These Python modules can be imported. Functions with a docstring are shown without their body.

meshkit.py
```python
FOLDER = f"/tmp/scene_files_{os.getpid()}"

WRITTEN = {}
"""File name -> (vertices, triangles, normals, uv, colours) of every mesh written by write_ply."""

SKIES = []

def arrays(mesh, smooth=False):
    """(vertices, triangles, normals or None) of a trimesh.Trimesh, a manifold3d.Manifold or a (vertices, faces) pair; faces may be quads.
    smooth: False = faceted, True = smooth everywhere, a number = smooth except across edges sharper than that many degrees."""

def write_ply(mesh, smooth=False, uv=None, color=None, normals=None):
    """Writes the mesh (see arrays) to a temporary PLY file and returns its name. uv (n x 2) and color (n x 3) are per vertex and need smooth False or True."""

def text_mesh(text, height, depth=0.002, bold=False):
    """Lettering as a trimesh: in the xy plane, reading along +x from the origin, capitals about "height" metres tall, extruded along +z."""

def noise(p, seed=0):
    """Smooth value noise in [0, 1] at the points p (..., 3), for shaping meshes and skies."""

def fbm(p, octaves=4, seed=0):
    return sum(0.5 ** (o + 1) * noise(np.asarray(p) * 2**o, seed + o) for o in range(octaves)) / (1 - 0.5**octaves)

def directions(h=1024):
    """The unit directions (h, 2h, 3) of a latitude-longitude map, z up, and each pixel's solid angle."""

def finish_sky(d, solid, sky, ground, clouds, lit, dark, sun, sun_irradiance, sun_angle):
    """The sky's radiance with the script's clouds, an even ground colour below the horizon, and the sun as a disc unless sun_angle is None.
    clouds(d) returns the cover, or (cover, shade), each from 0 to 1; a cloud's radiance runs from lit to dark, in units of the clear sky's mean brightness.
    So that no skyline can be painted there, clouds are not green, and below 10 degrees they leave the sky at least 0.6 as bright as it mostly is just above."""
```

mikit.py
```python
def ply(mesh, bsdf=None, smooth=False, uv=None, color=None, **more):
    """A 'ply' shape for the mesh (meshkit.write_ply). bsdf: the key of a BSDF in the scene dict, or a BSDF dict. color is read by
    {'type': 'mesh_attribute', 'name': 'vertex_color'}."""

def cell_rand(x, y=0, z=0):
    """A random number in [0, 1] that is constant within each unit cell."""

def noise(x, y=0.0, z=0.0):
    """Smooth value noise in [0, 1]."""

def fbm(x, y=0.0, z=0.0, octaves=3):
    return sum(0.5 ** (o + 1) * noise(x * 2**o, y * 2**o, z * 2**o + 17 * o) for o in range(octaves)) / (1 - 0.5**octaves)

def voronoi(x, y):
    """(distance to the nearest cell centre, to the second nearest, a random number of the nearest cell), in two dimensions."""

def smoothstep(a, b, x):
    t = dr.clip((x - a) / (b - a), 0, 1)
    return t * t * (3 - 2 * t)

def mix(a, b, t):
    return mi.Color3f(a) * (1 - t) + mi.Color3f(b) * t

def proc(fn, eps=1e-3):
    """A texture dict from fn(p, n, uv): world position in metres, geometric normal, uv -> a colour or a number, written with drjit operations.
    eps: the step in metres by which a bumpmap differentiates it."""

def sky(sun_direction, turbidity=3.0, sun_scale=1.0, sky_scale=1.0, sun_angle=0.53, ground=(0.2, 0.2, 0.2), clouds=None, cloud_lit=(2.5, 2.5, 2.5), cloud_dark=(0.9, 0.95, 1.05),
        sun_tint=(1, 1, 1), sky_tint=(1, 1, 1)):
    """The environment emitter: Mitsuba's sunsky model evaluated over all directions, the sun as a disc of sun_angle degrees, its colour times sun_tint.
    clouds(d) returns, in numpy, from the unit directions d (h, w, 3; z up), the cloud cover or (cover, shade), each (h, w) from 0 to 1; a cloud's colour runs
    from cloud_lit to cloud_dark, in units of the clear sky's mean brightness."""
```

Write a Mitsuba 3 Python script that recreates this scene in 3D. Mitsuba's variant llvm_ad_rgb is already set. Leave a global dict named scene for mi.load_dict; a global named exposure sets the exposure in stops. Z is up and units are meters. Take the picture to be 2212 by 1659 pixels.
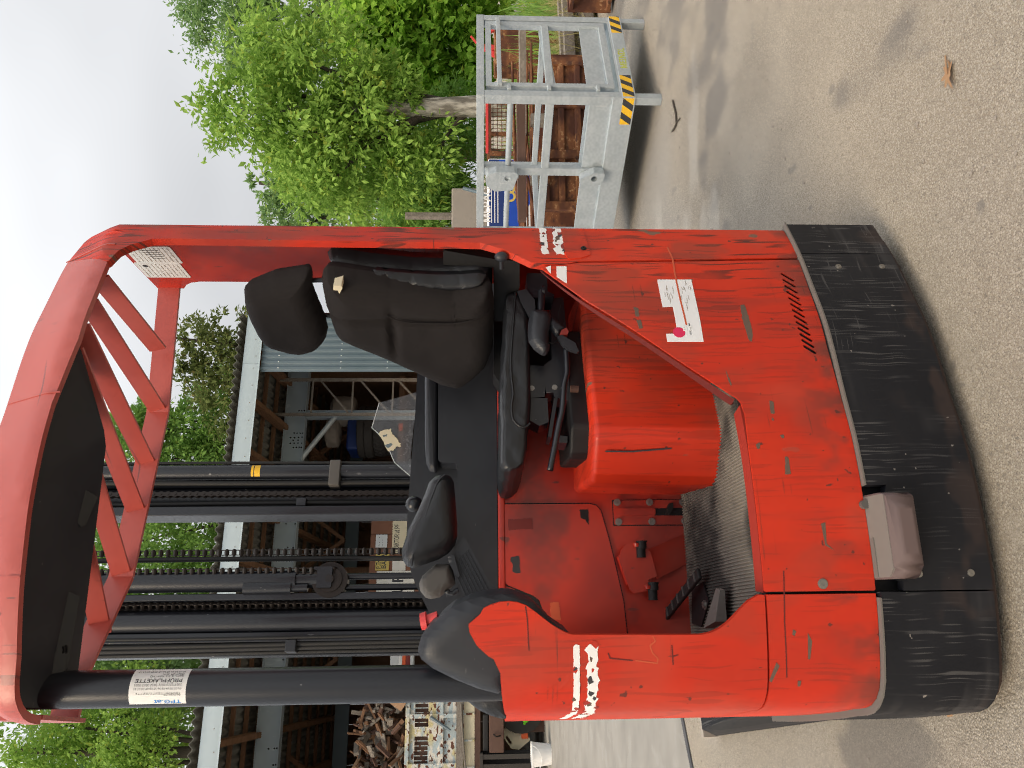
import math, random
import numpy as np, trimesh, shapely
import drjit as dr, mitsuba as mi
import mikit, meshkit
from mikit import noise, fbm, voronoi, smoothstep, mix, cell_rand, proc
from manifold3d import Manifold, CrossSection, FillRule
from scipy.interpolate import PchipInterpolator
from shapely.geometry import Polygon, LineString, Point

scene, labels = {}, {}
# ------------------------------------------------------------------ camera (phone held on its side), sky, exposure
exposure = 2.76
PITCH = math.atan(75 / 1661)
EYE = np.array([0, 0, 1.2])
FWD = np.array([0, math.cos(PITCH), -math.sin(PITCH)])
scene['camera'] = {'type': 'perspective', 'fov_axis': 'x', 'fov': math.degrees(2 * math.atan(1106 / 1661)), 'near_clip': 0.05, 'far_clip': 400.0,
                   'to_world': mi.ScalarTransform4f().look_at(origin=EYE.tolist(), target=(EYE + FWD).tolist(), up=[1, 0, 0])}


def cloud_cover(d):
    p = np.stack([d[..., 0] * 2.2, d[..., 1] * 2.2, d[..., 2] * 4.0], -1)
    n = meshkit.fbm(p + 3.1, 4, seed=5)
    low = 1 - np.clip(d[..., 2], 0, 1)                     # an overcast sky is about three times brighter overhead than at the horizon
    return np.ones(d.shape[:2]), np.clip(low + (n - .46) * .75, 0, 1)


scene['sky'] = mikit.sky((-.42, -.62, .66), turbidity=4, sun_scale=.30, sun_angle=30, clouds=cloud_cover, cloud_lit=(2.08, 2.11, 2.16), cloud_dark=(.88, .90, .93), ground=(.16, .15, .13))

# ------------------------------------------------------------------ materials
RX, RY = .895, .446        # along the rear face of the truck


def rgb(*c): return {'type': 'rgb', 'value': list(c)}


def prin(color, rough=.5, metallic=0., two=True, **k):
    b = {'type': 'principled', 'base_color': rgb(*color) if isinstance(color, (tuple, list)) else color, 'roughness': rough, 'metallic': metallic, **k}
    return {'type': 'twosided', 'bsdf': b} if two else b


def bumped(b, fn, scale=1.0, eps=1e-3):
    inner = b['bsdf'] if b['type'] == 'twosided' else b
    return {'type': 'twosided', 'bsdf': {'type': 'bumpmap', 'arbitrary': proc(fn, eps), 'scale': scale, 'bsdf': inner}}


def f_red(p, n, uv):
    a = p.x * RX + p.y * RY
    z = p.z
    big = fbm(a * 3.1 + 5, z * 2.3, 3.7 * p.y)
    base = mix((.61, .037, .012), (.49, .028, .011), smoothstep(.35, .7, big))
    base = mix(base, (.46, .058, .032), .5 * smoothstep(.5, .75, fbm(a * 5 + 9, z * 6, 1.)))
    # vertical scuffs, thickest on the right-hand half of the rear
    right = smoothstep(-.15, .25, a - 1.0 + .12 * (fbm(z * 4, 7.) - .5))
    zone = .25 + .75 * right
    st = noise(a * 26 + 1.5 * fbm(a * 8, z * 3, 2.), z * 3.2, 4.)
    fine = noise(a * 170 + 3 * noise(z * 9, a * 5), z * 9, 9.)
    lines = smoothstep(.66, .80, fine) * smoothstep(.36, .58, fbm(a * 6 + 3, z * 4, 5.)) * zone
    drip = smoothstep(.71, .80, noise(a * 4 + 1.2 * noise(z * 9, a * 3), a * 250 + 2.2 * noise(a * 30, z * 16), z * 7)) * smoothstep(.36, .54, fbm(a * 4, z * 3 + 7)) * zone
    base = mix(base, (.05, .022, .017), .80 * dr.maximum(lines, drip))
    base = mix(base, (.20, .035, .025), .5 * smoothstep(.5, .8, st) * zone)
    base = mix(base, (.26, .05, .03), .55 * smoothstep(.55, .75, fbm(a * 11, z * 7, 61.)) * (.3 + .7 * zone))
    hz = smoothstep(.90, .95, noise(a * 7, z * 190, 2.)) * smoothstep(.6, .8, fbm(a * 9, z * 5, 31.))
    base = mix(base, (.10, .03, .02), .7 * hz)
    chip = smoothstep(.775, .80, fbm(a * 26, z * 11, 12., octaves=4)) * smoothstep(.45, .6, fbm(a * 3, z * 2, 40.))
    base = mix(base, (.16, .105, .075), .9 * chip)
    base = mix(base, (.085, .040, .032), .70 * smoothstep(.47, .31, z) * smoothstep(.44, .66, fbm(a * 14, z * 9, 51., octaves=4)))
    spot = smoothstep(.83, .86, fbm(a * 60, z * 45, 22.))
    return mix(base, (.07, .03, .025), .8 * spot)


def f_red_rough(p, n, uv):
    a = p.x * RX + p.y * RY
    return .30 + .28 * fbm(a * 6, p.z * 6, p.y * 4)


def f_faded(p, n, uv):
    a = p.x * RX + p.y * RY
    b = mix((.44, .085, .068), (.38, .060, .046), smoothstep(.3, .7, fbm(a * 4, p.y * 4, p.z * 5)))
    s = smoothstep(.86, .95, noise(a * 120, p.z * 16, p.y * 3)) * smoothstep(.5, .7, fbm(a * 7, p.z * 8, 3.))
    s2 = smoothstep(.84, .90, fbm(a * 45, p.z * 45, p.y * 40))
    s3 = smoothstep(.92, .96, noise(a * 3.5, p.z * 130 + 4 * noise(a * 5), 3.)) * smoothstep(.5, .62, fbm(a * 2.2, 8.))
    b = mix(b, (.58, .06, .03), .7 * smoothstep(.93, .97, noise(a * 16 + p.z * 40, 5.)) * smoothstep(.55, .7, fbm(a * 5, p.z * 9, 77.)))
    return mix(b, (.13, .05, .05), .75 * dr.maximum(dr.maximum(s, s2), s3))


def f_redin(p, n, uv):
    a = p.x * RX + p.y * RY
    b = mix((.46, .026, .010), (.33, .017, .010), smoothstep(.35, .7, fbm(p.x * 5, p.y * 5, p.z * 5)))
    d = smoothstep(.50, .75, fbm(p.x * 7 + 4, p.y * 7, p.z * 7, octaves=4))
    s = smoothstep(.87, .93, noise(p.x * 60, p.y * 60, p.z * 18)) * smoothstep(.5, .7, fbm(p.x * 6, p.z * 6, 2.))
    b = mix(b, (.12, .03, .025), .60 * d)
    low = smoothstep(.75, .54, p.z) * fbm(p.x * 12, p.y * 12, p.z * 6)
    b = mix(b, (.20, .15, .12), .45 * low)
    return mix(b, (.07, .03, .025), .7 * s)


def f_skirt(p, n, uv):
    a = p.x * RX + p.y * RY
    z = p.z
    b = mix((.0048, .0056, .0088), (.0135, .0145, .0185), fbm(a * 6, z * 9, 1., octaves=4))
    v = smoothstep(.68, .9, noise(a * 360 + 2 * noise(z * 20, a * 9), z * 13, 3.)) * smoothstep(.36, .66, fbm(a * 5, z * 7, 4., octaves=4))
    h = smoothstep(.84, .93, noise(a * 9 + noise(z * 30), z * 260 + 6 * noise(a * 6), 8.)) * smoothstep(.45, .65, fbm(a * 6, z * 9, 19.))
    b = mix(b, (.06, .058, .06), .45 * smoothstep(.5, .8, fbm(a * 3, z * 26, 12.)) * smoothstep(.4, .6, fbm(a * 5, z * 4, 9.)))
    b = mix(b, (.12, .118, .118), .45 * dr.maximum(v, h))
    r = smoothstep(.55, .72, fbm(a * 9, z * 14, 33.)) * smoothstep(.22, .04, z + .1 * (fbm(a * 4, 3.) - .5))
    b = mix(b, (.055, .036, .030), .45 * r)
    m = smoothstep(.86, .89, fbm(a * 70, z * 60, 6.))
    return mix(b, (.30, .28, .26), .6 * m)


def f_blackplastic(p, n, uv):
    g = fbm(p.x * 10, p.y * 10, p.z * 10)
    b = mix((.0128, .0148, .0195), (.023, .0262, .0335), g)
    s = smoothstep(.93, .97, noise(p.x * 70 + 30 * p.z, p.y * 70, p.z * 160)) * smoothstep(.45, .7, g)
    return mix(b, (.12, .12, .12), .5 * s)


def f_blackpaint(p, n, uv):
    g = fbm(p.x * 14, p.y * 14, p.z * 3)
    b = mix((.0052, .0062, .0095), (.0115, .0135, .019), g)
    s = smoothstep(.90, .95, noise(p.x * 120, p.y * 120, p.z * 14)) * smoothstep(.55, .75, fbm(p.x * 20, p.y * 20, p.z * 4, octaves=2))
    c = smoothstep(.86, .88, fbm(p.x * 90, p.y * 90, p.z * 30))
    return mix(b, (.30, .30, .30), .7 * dr.maximum(.5 * s, c))


def f_fabric(p, n, uv):
    g = fbm(p.x * 14, p.y * 14, p.z * 14)
    w = noise(p.x * 420, p.y * 420, p.z * 420)
    return mix((.004, .003, .003), (.0135, .0102, .0105), .45 * g + .55 * w)


def f_galv(p, n, uv):
    g = fbm(p.x * 16, p.y * 16, p.z * 16, octaves=4)
    v = noise(p.x * 70, p.y * 70, p.z * 70)
    b = mix((.40, .45, .475), (.485, .53, .555), smoothstep(.25, .75, .6 * g + .4 * v))
    s = smoothstep(.72, .8, fbm(p.x * 30, p.y * 30, p.z * 5))
    return mix(b, (.66, .68, .68), .35 * s)


def f_rust(p, n, uv):
    g = fbm(p.x * 7, p.y * 7, p.z * 9, octaves=4)
    k = fbm(p.x * 45, p.y * 45, p.z * 45)
    b = mix((.075, .026, .014), (.19, .075, .030), smoothstep(.35, .65, g))
    b = mix(b, (.36, .20, .095), smoothstep(.55, .72, k) * smoothstep(.5, .62, g))
    return mix(b, (.04, .02, .016), .7 * smoothstep(.6, .75, fbm(p.x * 18, p.y * 18, p.z * 22)))


def f_wood(p, n, uv):
    g = noise(p.x * 9, p.y * 9, p.z * 70) * .5 + .5 * fbm(p.x * 22, p.y * 22, p.z * 22)
    return mix((.10, .050, .028), (.21, .115, .062), g)


def f_greywood(p, n, uv):
    g = noise(p.x * 60, p.y * 9, p.z * 60) * .6 + .4 * fbm(p.x * 14, p.y * 14, p.z * 14)
    return mix((.10, .085, .07), (.27, .24, .205), g)


def f_eternit(p, n, uv):
    g = fbm(p.x * 5, p.y * 5, p.z * 5, octaves=4)
    return mix((.10, .10, .09), (.20, .20, .18), g)


def f_steel(p, n, uv):
    g = fbm(p.x * 4, p.y * 4, p.z * 4)
    s = smoothstep(.70, .78, fbm(p.x * 22, p.y * 22, p.z * 3))
    return mix(mix((.25, .31, .35), (.33, .39, .43), g), (.42, .46, .48), .5 * s)


def f_ground(p, n, uv):
    x, y = p.x, p.y
    big = fbm(x * .55 + 3, y * .55, 1., octaves=4)
    mid = fbm(x * 3 + 8, y * 3, 4., octaves=4)
    d1, d2, c = voronoi(x * 140, y * 140)
    e1, e2, e = voronoi(x * 300, y * 300)
    b = mix((.222, .188, .142), (.322, .280, .218), smoothstep(.3, .7, mid))
    b = mix(b, (.265, .250, .225), smoothstep(.45, .65, big))
    b = mix(b, (.34, .29, .215), .55 * smoothstep(.46, .64, fbm(x * .8 + 40, y * .45, 15., octaves=4)))
    st = mix((.14, .12, .10), (.50, .455, .39), c)
    b = mix(b, st, .60 * smoothstep(.55, .30, d1))
    b = mix(b, mix((.08, .07, .06), (.50, .47, .42), e), .35 * smoothstep(.6, .35, e1))
    b = b * (.55 + .45 * smoothstep(.02, .14, d2 - d1))
    dark = smoothstep(.64, .74, fbm(x * 2.1, y * 1.3 + 30, 2., octaves=4))
    b = mix(b, (.105, .10, .098), .58 * dark)
    ck = dr.abs(fbm(x * 1.1 + 11, y * 3.1, 21., octaves=5) - .5)
    b = mix(b, (.13, .125, .12), .45 * smoothstep(.004, .001, ck) * smoothstep(.56, .64, fbm(x * .7, y * .7 + 7, 5.)) * smoothstep(2.4, 3.0, y))
    sp_ = smoothstep(.80, .83, fbm(x * 11, y * 9, 61.))
    b = mix(b, (.12, .115, .11), .5 * sp_)
    light = smoothstep(.70, .80, fbm(x * 1.2 + 60, y * 2.6, 8., octaves=4))
    return mix(b, (.40, .385, .35), .35 * light)


def f_ground_h(p, n, uv):
    d1, d2, c = voronoi(p.x * 140, p.y * 140)
    e1, e2, e = voronoi(p.x * 300, p.y * 300)
    return .0022 * smoothstep(.6, .1, d1) + .0012 * smoothstep(.6, .1, e1) + .004 * fbm(p.x * 18, p.y * 18, 3.)


def f_smooth(p, n, uv):
    g = fbm(p.x * 3.2 + p.y, p.y * 4.5, 2., octaves=5)
    b = mix((.20, .19, .172), (.29, .275, .248), g)
    s = smoothstep(.58, .72, fbm(p.x * 6 + 5, p.y * 5, 6., octaves=4))
    return mix(b, (.31, .30, .275), .3 * s)


def f_mat(p, n, uv):
    g = fbm(p.x * 9, p.y * 9, 3., octaves=4)
    return mix((.045, .042, .038), (.19, .172, .145), smoothstep(.36, .72, g))


def f_peel(p, n, uv):        # sun-bleached, flaking pale-blue over cream paint, rust showing through
    g = fbm(p.x * 16, p.y * 16, p.z * 16, octaves=4)
    b = mix((.36, .43, .45), (.50, .44, .24), smoothstep(.5, .62, fbm(p.x * 3, p.y * 3, p.z * 4 + 8)))
    b = mix(b, (.58, .56, .50), smoothstep(.5, .6, fbm(p.x * 11, p.y * 11, p.z * 15 + 30)))
    return mix(b, (.11, .045, .028), smoothstep(.585, .63, g))


def f_bark(p, n, uv):
    g = fbm(p.x * 22, p.y * 22, p.z * 5, octaves=4)
    return mix((.16, .145, .125), (.52, .49, .44), smoothstep(.3, .7, g))


def f_tar(p, n, uv): return mix((.035, .036, .04), (.09, .09, .095), fbm(p.x * 12, p.y * 12, 1.))


def f_tile(p, n, uv): return mix((.10, .145, .175), (.14, .185, .215), fbm(p.x * 3, p.y * 3, p.z * 2))


def f_plexi(p, n, uv):
    s = smoothstep(.66, .80, fbm(p.x * 95, p.z * 95, 3.)) + smoothstep(.90, .95, noise(p.x * 190, p.z * 190, 4.))
    t = smoothstep(.88, .93, noise(p.x * 160 + p.z * 70, p.z * 14, 1.))
    return .07 + .22 * dr.minimum(1, s + .8 * t) * smoothstep(.25, .6, fbm(p.x * 6, p.z * 6, 8.))


B = scene
B['m_red'] = prin(proc(f_red), proc(f_red_rough), specular=.25, clearcoat=.2, clearcoat_gloss=.85)
B['m_faded'] = prin(proc(f_faded), .38, clearcoat=.35, clearcoat_gloss=.6)
B['m_redin'] = prin(proc(f_redin), .30, clearcoat=.5, clearcoat_gloss=.85)
B['m_skirt'] = prin(proc(f_skirt), .55, specular=.3)
B['m_plastic'] = bumped(prin(proc(f_blackplastic), .46), lambda p, n, uv: .00025 * noise(p.x * 700, p.y * 700, p.z * 700), 1., 5e-4)
B['m_paint'] = prin(proc(f_blackpaint), .30, clearcoat=.4, clearcoat_gloss=.8)
B['m_fabric'] = prin(proc(f_fabric), .95, sheen=.2)
B['m_vinyl'] = bumped(prin((.010, .0112, .0138), .36), lambda p, n, uv: .0006 * noise(p.x * 420, p.y * 420, p.z * 420) + .004 * fbm(p.x * 20, p.y * 20, p.z * 20), 1., 5e-4)
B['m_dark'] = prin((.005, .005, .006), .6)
B['m_rubber'] = prin((.010, .010, .010), .65)
B['m_chain'] = prin((.028, .023, .021), .42, .5)
B['m_bolt'] = prin((.30, .29, .27), .4, .8)
B['m_galv'] = prin(proc(f_galv), .42, .35)
B['m_fascia'] = prin((.52, .60, .62), .38, .45)
B['m_steel'] = prin(proc(f_steel), .5, .1)
B['m_tile'] = prin(proc(f_tile), .45, .1)
B['m_rust'] = prin(proc(f_rust), .85)
B['m_wood'] = prin(proc(f_wood), .85)
B['m_greywood'] = prin(proc(f_greywood), .9)
B['m_eternit'] = prin(proc(f_eternit), .9)
B['m_ground'] = bumped(prin(proc(f_ground), .85), f_ground_h, 1., 2e-3)
B['m_smooth'] = prin(proc(f_smooth), .75)
B['m_mat'] = prin(proc(f_mat), .85)
B['m_peel'] = prin(proc(f_peel), .8)
B['m_bark'] = bumped(prin(proc(f_bark), .95), lambda p, n, uv: .02 * fbm(p.x * 22, p.y * 22, p.z * 5), 1., 5e-3)
B['m_barkdark'] = prin((.06, .05, .04), .95)
B['m_tar'] = prin(proc(f_tar), .6)
B['m_plexi'] = {'type': 'blendbsdf', 'weight': proc(f_plexi), 'a': {'type': 'thindielectric'}, 'b': prin((.42, .44, .47), .8)}
for k, c, r_ in [('white', (.78, .78, .77), .5), ('offwhite', (.66, .65, .60), .6), ('label', (.60, .63, .64), .4), ('print', (.035, .035, .04), .6), ('blueprint', (.02, .20, .58), .5), ('redprint', (.62, .02, .09), .5),
                 ('yellow', (.80, .47, .02), .5), ('orange', (.72, .12, .03), .5), ('green', (.16, .55, .03), .4), ('redbutton', (.62, .05, .05), .4), ('cream', (.62, .56, .40), .6), ('blue', (.012, .065, .42), .45),
                 ('banner', (.74, .75, .77), .55), ('navy', (.012, .035, .16), .5), ('dust', (.27, .24, .21), .95), ('pinkdust', (.115, .080, .077), .7), ('greyplastic', (.085, .08, .075), .7), ('lime', (.42, .46, .05), .7), ('tyre', (.045, .04, .036), .85), ('brown', (.10, .055, .04), .8),
                 ('cardboard', (.36, .22, .13), .85), ('kraft', (.20, .09, .055), .8), ('leafbrown', (.32, .19, .10), .8), ('straw', (.36, .33, .14), .9), ('primer', (.115, .075, .055), .7), ('rustdark', (.045, .027, .020), .8), ('redmatt', (.30, .024, .013), .6), ('dustdark', (.135, .122, .11), .9), ('treaddust', (.165, .15, .135), .9), ('redshade_scratch', (.12, .012, .009), .7), ('scrape', (.50, .085, .035), .5), ('gold', (.55, .42, .10), .5), ('darkred', (.20, .025, .02), .6)]:
    B['m_' + k] = prin(c, r_)

# ------------------------------------------------------------------ naming and mesh helpers


def numbered(key):
    if key not in scene and key not in USED:
        USED.add(key)
        return key
    i = 1
    while f'{key}_{i:03d}' in scene or f'{key}_{i:03d}' in USED:
        i += 1
    USED.add(f'{key}_{i:03d}')
    return f'{key}_{i:03d}'


USED = set()


def thing(name, label, cat, group=None):
    k = numbered(name)
    labels[k] = {'label': label, 'category': cat}
    if group:
        labels[k]['group'] = group
    return k


def add(parent, name, mesh, mat, smooth=30, label=None, kind=None, shape=None, **more):
    k = numbered(f'{parent}__{name}' if parent else name)
    scene[k] = dict(shape, **more) if shape else mikit.ply(mesh, 'm_' + mat, smooth=smooth, **more)
    e = {}
    if label:
        e['label'] = label
    if kind:
        e['kind'] = kind
    if e:
        labels[k] = e
    return k


def single(name, mesh, mat, label, cat, group=None, smooth=30, **more):
    k = numbered(name)
    scene[k] = mikit.ply(mesh, 'm_' + mat, smooth=smooth, **more)
    labels[k] = {'label': label, 'category': cat}
    if group:
        labels[k]['group'] = group
    return k


def tm(m):
    if isinstance(m, trimesh.Trimesh):
        return m
    q = m.to_mesh()
    return trimesh.Trimesh(np.array(q.vert_properties[:, :3], float), np.array(q.tri_verts), process=False)


def cat(*ms): return trimesh.util.concatenate([tm(m) for m in ms])


def cross(poly, holes=()):
    c = CrossSection([np.asarray(poly, float)], FillRule.NonZero)
    if c.area() == 0:
        c = CrossSection([np.asarray(poly, float)[::-1]], FillRule.NonZero)
    for h in holes:
        h = np.asarray(h, float)
        q = CrossSection([h], FillRule.NonZero)
        if q.area() == 0:
            q = CrossSection([h[::-1]], FillRule.NonZero)
        c = c - q
    return c


RCP = np.array([[-1.02,2.33],[-0.8035,1.847],[-0.762,1.765],[-0.742,1.722],[-0.72,1.689],[-0.69,1.666],[-0.655,1.655],[-0.61,1.656],[-0.54,1.6625],[-0.445,1.678],[-0.35,1.703],[-0.24,1.738],[-0.13,1.783],[-0.03,1.838],[0.1,1.905],[0.155,1.938],[0.25,2.012],[0.35,2.093],[0.447,2.188],[0.55,2.289]])
_d = np.r_[0, np.cumsum(np.linalg.norm(np.diff(RCP, axis=0), axis=1))]
_fx, _fy = PchipInterpolator(_d, RCP[:, 0]), PchipInterpolator(_d, RCP[:, 1])


def on_rear(p, t0=0.):
    """(along, height, outwards) of the truck's curved rear outline -> world"""
    s = np.clip(p[:, 0], 0, _d[-1])
    x, y, dx, dy = _fx(s), _fy(s), _fx(s, 1), _fy(s, 1)
    l = np.hypot(dx, dy)
    nx, ny = dy / l, -dx / l
    t = p[:, 2] + t0 - .5 * np.maximum(0, p[:, 1] - 2.2)
    ex = p[:, 0] - s
    return np.c_[x + nx * t + dx / l * ex, y + ny * t + dy / l * ex, p[:, 1]]


def skin(poly, t0, t1, holes=(), res=.03):
    m = cross(poly, holes).extrude(t1 - t0).refine_to_length(res)
    return m.warp_batch(lambda v: on_rear(np.array(v), t0))


class Frame:
    def __init__(s, o, ex, ey):
        s.o, s.x = np.array(o, float), np.array(ex, float)
        s.x /= np.linalg.norm(s.x)
        ey = np.array(ey, float)
        s.y = ey - (ey @ s.x) * s.x
        s.y /= np.linalg.norm(s.y)
        s.z = np.cross(s.x, s.y)

    def pt(s, p):
        p = np.atleast_2d(np.asarray(p, float))
        if p.shape[1] == 2:
            p = np.c_[p, np.zeros(len(p))]
        return s.o + p @ np.array([s.x, s.y, s.z])

    def M(s):
        m = np.eye(4)
        m[:3, 0], m[:3, 1], m[:3, 2], m[:3, 3] = s.x, s.y, s.z, s.o
        return m

    def put(s, m):
        if isinstance(m, trimesh.Trimesh):
            m = m.copy()
            m.apply_transform(s.M())
            return m
        return m.transform(s.M()[:3])


def vframe(a, b, off=0.):
    """upright plane through plan points a and b: x along a->b, y up, z towards the viewer's side"""
    a, b = np.array(a, float), np.array(b, float)
    e = (b - a) / np.linalg.norm(b - a)
    n = np.array([e[1], -e[0]])
    o = a + n * off
    return Frame((o[0], o[1], 0), (e[0], e[1], 0), (0, 0, 1))


def slab(F, poly, t0, t1, holes=()): return F.put(cross(poly, holes).extrude(t1 - t0).translate((0, 0, t0)))


def fillet(poly, r):
    """round the corners of a polygon"""
    g = Polygon(poly).buffer(0).buffer(-r).buffer(2 * r).buffer(-r)
    return np.array(g.exterior.coords)[:-1]


def box(F, x0, x1, y0, y1, z0, z1): return F.put(Manifold.cube((x1 - x0, y1 - y0, z1 - z0)).translate((x0, y0, z0)))


def rbox(F, x0, x1, y0, y1, z0, z1, r=.004, seg=8):
    r = min(r, (x1 - x0) / 2.01, (y1 - y0) / 2.01, (z1 - z0) / 2.01)
    sp = Manifold.sphere(r, seg)
    return F.put(Manifold.batch_hull([sp.translate((x, y, z)) for x in (x0 + r, x1 - r) for y in (y0 + r, y1 - r) for z in (z0 + r, z1 - r)]))


def hull(points): return Manifold.hull_points(np.asarray(points, float))


def pillow(F, poly, tf, tb, r, res=.014, crease=None):
    """cushion: a polygon in the frame's plane, bulging tf to the front and tb to the back, edges rounded over r"""
    pg = Polygon(poly).buffer(0)
    m = cross(np.array(pg.exterior.coords)[:-1]).extrude(.002).translate((0, 0, -.001)).refine_to_length(res)
    bd = pg.exterior

    def w(v):
        v = np.array(v)
        d = shapely.distance(shapely.points(v[:, :2]), bd)
        k = np.clip(d / r, 0, 1)
        h = np.sqrt(np.maximum(0, 1 - (1 - k) ** 2))
        z = np.where(v[:, 2] > 0, tf, -tb) * h
        if crease is not None:
            z = z + crease(v[:, 0], v[:, 1], v[:, 2] > 0) * h
        return np.c_[v[:, :2], z]
    return F.put(m.warp_batch(w))


def tube(path, r, n=10, closed=False, caps=True):
    """a tube of circular section along a 3-D path; r a number or one per point"""
    P = np.asarray(path, float)
    r = np.broadcast_to(np.asarray(r, float), (len(P),))
    T = np.gradient(P, axis=0)
    T /= np.linalg.norm(T, axis=1)[:, None]
    u = np.cross(T[0], [0, 0, 1] if abs(T[0][2]) < .9 else [1, 0, 0])
    rings = []
    for i in range(len(P)):
        u = u - (u @ T[i]) * T[i]
        u /= np.linalg.norm(u)
        v = np.cross(T[i], u)
        a = np.arange(n) * 2 * np.pi / n
        rings.append(P[i] + r[i] * (np.cos(a)[:, None] * u + np.sin(a)[:, None] * v))
    V = np.vstack(rings)
    f = []
    for i in range(len(P) - 1):
        for j in range(n):
            a, b = i * n + j, i * n + (j + 1) % n
            f += [(a, b, b + n), (a, b + n, a + n)]
    if caps:
        V = np.vstack([V, P[:1], P[-1:]])
        for j in range(n):
            f += [(len(V) - 2, (j + 1) % n, j), (len(V) - 1, (len(P) - 1) * n + j, (len(P) - 1) * n + (j + 1) % n)]
    return trimesh.Trimesh(V, f, process=False)


def curve(pts, n=24):
    P = np.asarray(pts, float)
    d = np.r_[0, np.cumsum(np.linalg.norm(np.diff(P, axis=0), axis=1))]
    t = np.linspace(0, d[-1], n)
    return np.c_[[PchipInterpolator(d, P[:, k])(t) for k in range(3)]].T


def beam(a, b, w, h, up=(0, 0, 1), r=0):
    """a bar of section w x h from a to b"""
    a, b = np.array(a, float), np.array(b, float)
    if abs((b - a) / np.linalg.norm(b - a) @ np.array(up)) > .95:
        up = (.895, .446, 0)
    F = Frame(a, b - a, np.cross(up, b - a))
    L = np.linalg.norm(b - a)
    return rbox(F, 0, L, -w / 2, w / 2, -h / 2, h / 2, r) if r else box(F, 0, L, -w / 2, w / 2, -h / 2, h / 2)


def disc(F, x, y, z0, z1, r, n=16): return F.put(Manifold.cylinder(z1 - z0, r, r, n).translate((x, y, z0)))


def bolt(F, x, y, z, r=.008, h=.005): return cat(disc(F, x, y, z, z + h * .4, r * 1.35), disc(F, x, y, z, z + h, r, 12) - disc(F, x, y, z + h * .5, z + h * 2, r * .5, 6))


def text(F, s, x, y, h, z=0., bold=False, squash=1., rot=0):
    m = meshkit.text_mesh(s, h, .0006, bold)
    m.apply_scale([squash, 1, 1])
    if rot:
        m.apply_transform(trimesh.transformations.rotation_matrix(math.radians(rot), [0, 0, 1]))
    m.apply_translation([x, y, z])
    return F.put(m)


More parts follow.
